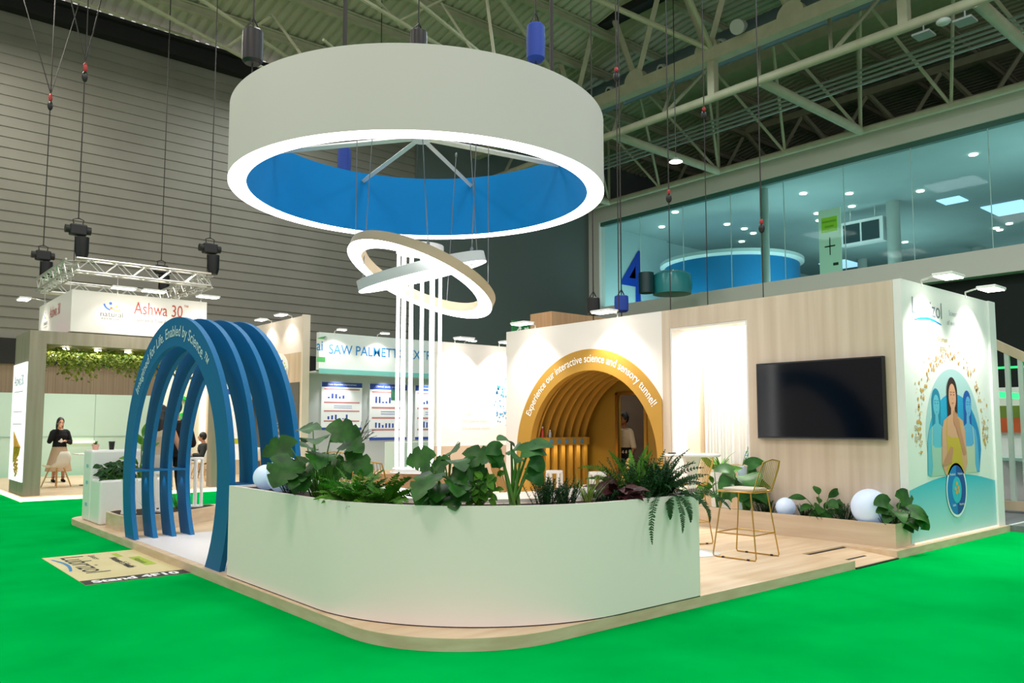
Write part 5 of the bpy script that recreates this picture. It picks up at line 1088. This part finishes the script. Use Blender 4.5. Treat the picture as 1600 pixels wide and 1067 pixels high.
# display table in front of the chart posters
dt = thing('white_display_counter', 'white counter in front of the chart posters behind the brass stool', 'counter', (11, 17.6, 0))
MB().box(11.0, 14.0, 17.2, 17.9, 0, 1.05).build('counter_body', mat('white_lacquer', '#eceeee', .3), dt); MB().box(13.3, 13.8, 17.19, 17.2, .75, 1.0).build('yellow_print', mat('poster_yellow2', '#e0b02c', .5), dt)
o = thing('branch_arrangement', 'bare dark branches standing behind the left plants', 'plant', (9.3, 16.5, 0)); a = MB()
MB().lathe([(0, 0), (.16, 0), (.2, .9), (0, .9)], (9.3, 16.5, 0), 20).build('vase', mat('dark_vase', '#30343a', .4), o, True)
for k in range(7):
    P = curve_pts((9.3, 16.5, .9), random.uniform(-1, 1)+RIGHT, random.uniform(.5, 1.2), random.uniform(.5, .95), random.uniform(-.5, .5), 7); a.tube(P, [.014-.0015*i for i in range(8)], 5)
    Q = curve_pts(P[4], random.uniform(-1, 1)+RIGHT, random.uniform(.2, 1.4), .3, 0, 3); a.tube(Q, .006, 5)
a.build('branches', mat('dark_branch', '#3a3030', .7), o, True)
# ---------------- right neighbour: slatted gabled frame
sf = thing('slatted_gable_frame', 'pale wood gabled frame with white vertical slats at the right edge', 'frame', (14.5, 4.4, .1))
XF = 14.6; M_fr = noisy('raw_pine', '#b9ad92', '#c9bea4', (2, 2, .3), 3, .6)
def zt(y): return 2.98-(5.05-y)*.62 if y > 4.45 else 2.61+(4.45-y)*.55
MB().prism([(5.05, .12), (4.93, .12), (4.93, 3.0), (5.05, 3.05)], lambda p, w: (w, p[0], p[1]), XF, XF+.12).build('frame_post', M_fr, sf)
MB().prism([(5.05, 3.05), (5.05, 2.88), (4.4, 2.50), (3.7, 2.9), (3.7, 3.05), (4.4, 2.66)], lambda p, w: (w, p[0], p[1]), XF, XF+.1).build('gable_rail', M_fr, sf)
MB().box(XF, XF+.1, 3.7, 5.05, .12, .27).build('bottom_rail', M_fr, sf)
for k in range(6):
    y = 4.84-.19*k; MB().box(XF+.01, XF+.07, y-.035, y+.035, .27, max(2.5, zt(y))-.06).build('slat', mat('slat_white', '#bcd2cc', .5), sf)
MB().box(XF+.1, XF+2.5, 4.9, 4.95, 1.95, 2.05).build('green_led_rail', mat('green_led', '#2ce07a', .5, 0, 1.5), sf)
MB().box(XF+.1, XF+.2, 3.7, 5.0, 2.42, 2.45).build('green_led_rail', mat('green_led', '#2ce07a', .5, 0, 1.5), sf)
struct('floor_stand_right', MB().box(12.75, 22, 3.6, 9, 0.0, .085), noisy('grey_floor', '#5f6468', '#73787a', (.3, 2, 1), 4, .6))
tag(MB().box(12.76, 22, 4.10, 4.14, 0, .09).build('stand_edge_strip', mat('pale_edge', '#cfe0d8', .5)), 'pale edging strip of the neighbouring stand at the right', 'edging')
o = thing('neighbour_display', 'white shelf unit with fruit poster seen through the slats', 'shelf', (17, 5.2, .085))
MB().box(17, 17.3, 3.8, 5.6, .085, 2.2).build('back_panel', mat('white_lacquer', '#eceeee', .3), o); MB().box(16.9, 17, 3.8, 5.6, 1.35, 1.62).build('orange_print', mat('orange_print', '#c8582c', .5), o); MB().box(16.9, 17, 3.8, 5.6, 1.62, 1.85).build('green_print', mat('field_green', '#6f8430', .5), o)
MB().box(16.2, 17, 3.8, 5.6, .85, .9).build('shelf_board', mat('glass_green', '#9fc8bd', .3), o)
# =================================================================== CHAIRS of the left stand
def shell_chair(label, loc, rz):
    o = thing('shell_chair', label, 'chair', (0, 0, 0), 0, 'white shell chairs with wooden legs')
    A = []; n = 10; m = 8; vs = []; fs = []
    prof = [(.22, .43), (.18, .455), (.08, .44), (-.06, .43), (-.16, .46), (-.21, .56), (-.24, .68), (-.255, .80)]
    for i, (x, z) in enumerate(prof):
        hw = (.18, .225, .235, .235, .23, .225, .2, .13)[i]
        for j in range(n+1):
            t = -1+2*j/n; vs.append((x+(.05*t*t if i > 3 else 0), hw*t, z+.05*abs(t)**2.5*(1 if i < 5 else 0)))
    for i in range(len(prof)-1):
        for j in range(n): a = i*(n+1)+j; fs.append((a, a+1, a+n+2, a+n+1))
    s = MB().add(vs, fs).build('seat_shell', mat('shell_white', '#ece6dc', .4), o, True, world=False, ang=80); sd = s.modifiers.new('solid', 'SOLIDIFY'); sd.thickness = .012
    for sx in (-1, 1):
        for sy in (-1, 1): MB().cyl((sx*.1, sy*.1, .43), (sx*.21, sy*.21, 0), .017, .012, 8).build('leg', mat('beech_leg', '#c79c63', .5), o, True, world=False)
    MB().tube([(-.15, -.15, .22), (.15, .15, .22)], .005, 5).tube([(-.15, .15, .22), (.15, -.15, .22)], .005, 5).build('cross_brace', M_blk, o, world=False)
    o.location = loc; o.rotation_euler = (0, 0, rz); return o
sc = shell_chair('white shell chair with its back to the kiosk column, left of the woman', (4.05, 20.6, .09), 2.2)
for (loc, rz, lab) in (((4.85, 20.0, .09), 2.6, 'white shell chair nearest the tall white information counter'), ((5.15, 21.0, .09), .4, 'white shell chair behind the small white table with the black bag'), ((7.25, 20.5, .09), 2.4, 'white shell chair seen through the arches left of the seated person'), ((7.62, 21.35, .09), 2.5, 'white shell chair under the seated person'), ((8.9, 21.0, .09), 1.2, 'white shell chair near the dark panel of the wood wall')):
    dup(sc, loc, rz, lab)
t_ = thing('small_white_table', 'small white square table between the shell chairs', 'table', (4.75, 20.75, .09))
MB().box(4.45, 5.05, 20.45, 21.05, .80, .825).build('tabletop', M_whiteg, t_, bevel=.005); MB().cyl((4.75, 20.75, .1), (4.75, 20.75, .8), .025).build('leg', M_blk, t_, True); MB().cyl((4.75, 20.75, .09), (4.75, 20.75, .1), .2).build('base_plate', M_blk, t_, True)
bg = tag(MB().sphere((4.95, 20.35, .62), .16, 16, 10, (.7, .7, 1.2)).build('black_backpack', M_blk, None, True), 'black backpack hanging at a white shell chair', 'bag')
w_ = thing('white_stand_desk', 'white and grey desk at the left edge beyond the kiosk', 'desk', (2.4, 23, 0))
MB().box(1.2, 2.9, 22.6, 23.4, .02, 1.05).build('desk_body', mat('desk_grey', '#c9ccc8', .5), w_); small_pot((2.5, 23.0, 1.05), 'pink pot on the white desk at the left edge of the photo', .09)
# =================================================================== PEOPLE
def capsule(mb, a, b, ra, rb, n=12): mb.tube([Vector(a)+(Vector(a)-Vector(b)).normalized()*ra*.6, Vector(a), (Vector(a)+Vector(b))/2, Vector(b), Vector(b)+(Vector(b)-Vector(a)).normalized()*rb*.6], [ra*.55, ra, (ra+rb)/2*1.02, rb, rb*.55], n)
def fuse(mb, name, m, parent, vox=.012, smooth=4):
    o = mb.build(name, m, parent, True, world=False); r = o.modifiers.new('fuse', 'REMESH'); r.mode = 'VOXEL'; r.voxel_size = vox; r.use_smooth_shade = True
    s = o.modifiers.new('relax', 'SMOOTH'); s.iterations = smooth; s.factor = .5; 
    me = bpy.data.meshes.new_from_object(o.evaluated_get(bpy.context.evaluated_depsgraph_get())); o.modifiers.clear(); o.data = me; return o
def hand(mb, w, d, up, curl=.6):
    w = Vector(w); d = Vector(d).normalized(); up = Vector(up); sd = d.cross(up).normalized(); up = sd.cross(d).normalized()
    capsule(mb, w, w+d*.07, .022, .03, 10); capsule(mb, w+sd*.02+d*.02, w+sd*.02+d*.07, .018, .02, 8); capsule(mb, w-sd*.02+d*.02, w-sd*.02+d*.07, .018, .02, 8)
    for k, (off, L) in enumerate(((-.03, .06), (-.01, .075), (.01, .07), (.028, .055))):
        b = w+d*.085+sd*off; m_ = b+(d-up*curl*.5).normalized()*L*.5; t = m_+(d-up*curl*1.6).normalized()*L*.5; capsule(mb, b, m_, .0095, .009, 8); capsule(mb, m_, t, .009, .0075, 8)
    b = w+d*.02+sd*.032; capsule(mb, b, b+(d*.5+sd*.7-up*.3).normalized()*.045, .012, .01, 8)
def person(label, loc, rz, J, skin, clothes, hair='long', scale=1.0):
    """J: joints in local metres, facing +x. clothes: list of (name, material, fn(mb))"""
    o = thing('person', label, 'person', (0, 0, 0)); mb = MB(); V = lambda k: Vector(J[k])
    hd = V('head')
    mb.sphere(hd, .1, 20, 14, (.92, .76, 1.15)); mb.sphere(hd+Vector((.035, 0, -.06)), .06, 14, 10, (.9, .85, .9))
    mb.sphere(hd+Vector((.098, 0, -.015)), .016, 8, 6, (1, .8, 1.6)); [mb.sphere(hd+Vector((0, s*.077, -.01)), .022, 8, 6, (.8, .4, 1.3)) for s in (-1, 1)]
    mb.sphere(hd+Vector((.085, 0, -.062)), .018, 8, 6, (.7, 1.4, .5))
    capsule(mb, hd+Vector((-.01, 0, -.08)), V('chest')+Vector((0, 0, .12)), .048, .055)
    mb.tube([V('pelvis')-Vector((0, 0, .05)), V('pelvis'), (V('pelvis')+V('chest'))/2, V('chest'), V('chest')+Vector((0, 0, .12)), V('chest')+Vector((0, 0, .17))], [.1, .14, .12, .145, .12, .06], 16)
    for s, sfx in ((1, 'l'), (-1, 'r')):
        sh = V('chest')+Vector((0, s*.165, .09)); capsule(mb, V('chest')+Vector((0, s*.08, .09)), sh, .065, .055); capsule(mb, sh, V('el_'+sfx), .048, .038); capsule(mb, V('el_'+sfx), V('wr_'+sfx), .037, .024)
        dd = (V('wr_'+sfx)-V('el_'+sfx)).normalized(); hand(mb, V('wr_'+sfx), dd, Vector((0, 0, 1)) if abs(dd.z) < .8 else Vector((1, 0, 0)))
        hp = V('pelvis')+Vector((0, s*.09, -.03)); capsule(mb, hp, V('kn_'+sfx), .085, .055); capsule(mb, V('kn_'+sfx), V('an_'+sfx), .054, .034)
        fd = Vector(J.get('ft_'+sfx, (1, 0, 0))).normalized(); a = V('an_'+sfx); capsule(mb, a+Vector((0, 0, -.03))-fd*.04, a+fd*.14+Vector((0, 0, -.045)), .035, .026)
    fuse(mb, 'body', skin, o, .0085, 3)
    mb = MB(); [mb.sphere(hd+Vector((.083, s*.032, .012)), .011, 8, 6, (.6, 1.2, .8)) for s in (-1, 1)]; mb.build('eyes', mat('eye_dark', '#1a1210', .3), o, True, world=False)
    mb = MB(); mb.sphere(hd+Vector((-.018, 0, .022)), .108, 20, 14, (.93, .84, 1.08))
    if hair == 'long':
        mb.tube([hd+Vector((-.05, 0, .02)), hd+Vector((-.085, 0, -.1)), hd+Vector((-.1, 0, -.24)), hd+Vector((-.1, 0, -.36))], [.09, .09, .075, .03], 14)
    if hair == 'bun': mb.sphere(hd+Vector((-.11, 0, .09)), .05, 14, 10)
    h = fuse(mb, 'hair', M_hair, o, .01, 4)
    for (nm, m, fn) in clothes:
        mb = MB(); fn(mb, V); fuse(mb, nm, m, o, .0095, 3)
    o.location = loc; o.rotation_euler = (0, 0, rz); o.scale = (scale,)*3; return o
def torso(mb, V, k=1.12, lo='pelvis', arms=True, to='wr', neck=.155):
    mb.tube([V('pelvis')-Vector((0, 0, .08)), V('pelvis'), (V('pelvis')+V('chest'))/2, V('chest'), V('chest')+Vector((0, 0, .12)), V('chest')+Vector((0, 0, neck))], [.145*k, .15*k, .135*k, .16*k, .13*k, .07*k], 18)
    for s, sfx in ((1, 'l'), (-1, 'r')):
        sh = V('chest')+Vector((0, s*.165, .09)); capsule(mb, V('chest')+Vector((0, s*.08, .085)), sh, .075*k, .066*k)
        if arms:
            capsule(mb, sh, V('el_'+sfx), .06*k, .05*k)
            if to == 'wr': capsule(mb, V('el_'+sfx), V('el_'+sfx).lerp(V('wr_'+sfx), .93), .05*k, .038*k)
def trousers(mb, V, k=1.15):
    mb.tube([V('pelvis')-Vector((0, 0, .08)), V('pelvis')+Vector((0, 0, .1))], [.15*k, .14*k], 16)
    for s, sfx in ((1, 'l'), (-1, 'r')): capsule(mb, V('pelvis')+Vector((0, s*.09, -.03)), V('kn_'+sfx), .09*k, .07*k); capsule(mb, V('kn_'+sfx), V('an_'+sfx)+Vector((0, 0, .03)), .068*k, .055*k)
def shoes(mb, V, J=None):
    for sfx in 'lr':
        a = V('an_'+sfx); fd = Vector((1, 0, 0)); capsule(mb, a+Vector((0, 0, -.03))-fd*.045, a+fd*.15+Vector((0, 0, -.045)), .042, .034)
black_cl = mat('black_cloth', '#0d0d10', .8); cream = mat('cream_shirt', '#e4dccd', .8); khaki = mat('tan_skirt', '#a48c70', .8)
stand = dict(head=(.02, 0, 1.52), chest=(0, 0, 1.18), pelvis=(0, 0, .88), kn_l=(.03, .1, .48), an_l=(0, .11, .075), kn_r=(.02, -.1, .48), an_r=(-.02, -.11, .075), el_l=(-.02, .24, .98), wr_l=(.1, .25, .78), el_r=(-.02, -.24, .98), wr_r=(.1, -.25, .78))
J = dict(stand); J.update(el_r=(.05, -.25, 1.02), wr_r=(.17, -.08, 1.36), el_l=(.02, .25, 1.0), wr_l=(.2, .1, 1.04))
def skirt(mb, V): mb.tube([V('pelvis')+Vector((0, 0, .14)), V('pelvis')+Vector((0, 0, .02)), V('pelvis')-Vector((0, 0, .3)), V('pelvis')-Vector((0, 0, .6))], [.12, .165, .24, .31], 26)
person('standing woman in a black jacket and long tan skirt eating behind the kiosk column', (4.42, 22.3, .09), TOC+.75, J, M_skin,
    [('jacket', black_cl, lambda mb, V: torso(mb, V, 1.12)), ('shirt', cream, lambda mb, V: mb.tube([V('pelvis')+Vector((.03, 0, .1)), V('chest')+Vector((.05, 0, 0)), V('chest')+Vector((.045, 0, .13))], [.12, .125, .05], 12)), ('skirt', khaki, skirt), ('shoes', black_cl, shoes)], 'long', .96)
# woman at the counter, back to the camera
J = dict(stand); J.update(el_l=(.12, .26, .98), wr_l=(.33, .2, 1.04), el_r=(.1, -.26, .98), wr_r=(.33, -.2, 1.04))
sk2 = mat('skin_warm', '#b98a6c', .5)
person('woman with long dark hair in a sleeveless beige top seen from behind the information counter', (3.95, 12.95, ZP), AWAY+.1, J, sk2,
    [('sleeveless_top', mat('beige_top', '#b3a08a', .8), lambda mb, V: mb.tube([V('pelvis')-Vector((0, 0, .08)), V('pelvis'), (V('pelvis')+V('chest'))/2, V('chest'), V('chest')+Vector((0, 0, .1)), V('chest')+Vector((0, 0, .14))], [.16, .165, .14, .168, .14, .08], 18)), ('skirt', mat('grey_skirt', '#b8b2aa', .8), lambda mb, V: mb.tube([V('pelvis')+Vector((0, 0, .08)), V('pelvis'), V('pelvis')-Vector((0, 0, .45))], [.14, .175, .19], 20)), ('shoes', black_cl, shoes)], 'long', 1.04)
J = dict(stand); J.update(kn_l=(.14, .09, .50), an_l=(.1, .1, .075), kn_r=(-.02, -.09, .48), an_r=(-.28, -.1, .14), el_l=(.05, .25, .98), wr_l=(.26, .18, 1.0), el_r=(.0, -.25, .98), wr_r=(.24, -.16, 1.0))
person('tall person in black clothes and striped trainers seen between the blue arches', (4.42, 13.75, ZP), AWAY+.5, J, M_skin,
    [('jacket', black_cl, lambda mb, V: torso(mb, V, 1.15)), ('trousers', black_cl, lambda mb, V: trousers(mb, V)), ('trainers', mat('trainer_white', '#d8d8da', .6), shoes)], 'bun', 1.11)
# seated person
J = dict(head=(.06, 0, 1.08), chest=(0, 0, .76), pelvis=(-.05, 0, .5), kn_l=(.38, .12, .48), an_l=(.36, .12, .075), kn_r=(.38, -.1, .5), an_r=(.42, -.1, .075), el_l=(.06, .25, .6), wr_l=(.27, .1, .62), el_r=(.06, -.25, .6), wr_r=(.27, -.1, .62))
o = person('seated person in a dark jacket looking at a phone, seen through the arches', (7.62, 21.35, .09), LEFT+.35, J, M_skin,
    [('jacket', mat('dark_jacket', '#20221f', .8), lambda mb, V: torso(mb, V, 1.15)), ('shirt', mat('white_print_shirt', '#e8e6e6', .8), lambda mb, V: mb.tube([V('pelvis')+Vector((.08, 0, .08)), V('chest')+Vector((.07, 0, 0)), V('chest')+Vector((.06, 0, .1))], [.1, .125, .06], 14)), ('trousers', black_cl, lambda mb, V: trousers(mb, V)), ('shoes', black_cl, shoes)], 'short', 1.0)
q = Vector((7.62, 21.35, .09))+Matrix.Rotation(LEFT+.35, 3, 'Z') @ Vector((.37, 0, .66)); tag(MB().cbox(q, (.09, .09, .012)).build('mobile_phone', M_blk, None), 'dark phone held by the seated person', 'phone')
J = dict(stand)
person('person in a pale T-shirt half hidden in the tunnel doorway', (11.72, 10.36, ZP), LEFT+.6, J, mat('skin_tan', '#8d5a3c', .5), [('t_shirt', mat('pale_tshirt', '#b9aa90', .8), lambda mb, V: torso(mb, V, 1.12, to='el')), ('trousers', black_cl, lambda mb, V: trousers(mb, V)), ('shoes', black_cl, shoes)], 'short', 1.0)
# =================================================================== RIGGING OF THE RING SIGN
def rig(name, p, label, bagm=None, top=None, bot=None, bagh=.42, w=.012, grp=None):
    p = Vector(p); o = thing(name, label, 'rigging', p, 0, grp)
    zt_ = top if top else roof_z(p.y)-.05
    MB().cyl((p.x, p.y, p.z+(bagh*.5 if bagm else 0)), (p.x, p.y, zt_), w, w, 6).build('cable', M_wired, o)
    if bagm:
        MB().tube([p+Vector((0, 0, -bagh*.5)), p+Vector((0, 0, -bagh*.42)), p, p+Vector((0, 0, bagh*.4)), p+Vector((0, 0, bagh*.45))], [.09, .125, .13, .125, .1], 16).build('chain_bag', bagm, o, True)
        MB().tube([p+Vector((-.1, 0, bagh*.42)), p+Vector((0, 0, bagh*.8)), p+Vector((.1, 0, bagh*.42))], .012, 6).build('bag_strap', M_blk, o)
    if bot is not None: MB().cyl((p.x, p.y, p.z-(bagh*.5 if bagm else 0)), (p.x, p.y, bot), w*.8, w*.8, 6).build('lower_cable', M_wired, o)
    return o
bb = mat('blue_chain_bag', '#123c9c', .6)
def onring(a): return RC.x+Rr*.97*math.cos(a), RC.y+Rr*.97*math.sin(a)
rig('chain_bag_rig', at(395, 72, 10.0), 'black chain bag hanging above the left side of the ring sign', M_blk, None, ZT-.1, .46)
rig('chain_bag_rig', at(654, 64, 12.0), 'small black chain bag hanging behind the top of the ring sign', M_blk, None, ZT-.1, .34)
rig('chain_bag_rig', at(837, 66, 11.2), 'large blue chain bag hanging above the right side of the ring sign', bb, None, ZT-.1, .56)
rig('chain_bag_rig', at(538, 250, 15.5), 'blue chain bag seen through the opening of the ring sign', bb, None, None, .52)
rig('chain_bag_rig', at(971, 474, 14.6), 'blue square chain bag hanging above the wood wall at its left', bb, None, ZW, .32)
rig('chain_bag_rig', at(927, 478, 15.4), 'dark chain bag hanging just left of the gallery corner', M_blk, None, ZW, .36)
for (u, v, d, lab) in ((538, 90, 8.6, 'grey pole holding the ring sign at its front left'), (862, 110, 9.8, 'grey pole holding the ring sign at its front right')):
    p = at(u, v, d); rig('rigging_pole', (p.x, p.y, ZT), lab, None, None, None, w=.024)
for (u, v, d, lab) in ((1045, 310, 14.5, 'thin black rigging cable in front of the gallery number 4'), (1190, 357, 14.0, 'thin black rigging cable with hook above the television wall'), (1100, 180, 15.5, 'paired pale rigging cable hanging from the cross pipe'), (963, 120, 13.0, 'long pale rigging cable just right of the ring sign')):
    p = at(u, v, d); o = rig('rigging_cable', p, lab, None, None, ZW+.02, w=.011); MB().sphere(p, .055, 10, 8, (1, 1, 1.5)).build('hook_block', M_blk, o, True)
    MB().sphere(p+Vector((0, 0, .12)), .035, 10, 8, (1, 1, 1.4)).build('red_shackle', mat('red_shackle', '#a22a26', .4), o, True)
for (u, v, d, lab) in ((103, 168, 21.6, 'red shackle and hook above the far left kiosk hoist'), (141, 124, 18.25, 'red shackle and hook above the front left kiosk hoist')):
    p = Vector((3.75, 21.6, 9.2) if d > 20 else (3.78, 18.25, 8.8)); o = thing('shackle_hook', lab, 'hook', p); MB().sphere(p, .06, 10, 8, (1, 1, 2)).build('hook', M_blk, o, True); MB().sphere(p+Vector((0, 0, .2)), .045, 10, 8, (1, 1, 2.4)).build('red_shackle', mat('red_shackle', '#a22a26', .4), o, True)
    MB().tube([p+Vector((0, 0, .3)), (p.x+1.2, p.y+1.2, roof_z(p.y+1.2)-.1)], .012, 5).build('sling', M_wired, o); MB().tube([p+Vector((0, 0, .3)), (p.x-1.6, p.y+.2, roof_z(p.y)-.1)], .012, 5).build('sling', M_wired, o)
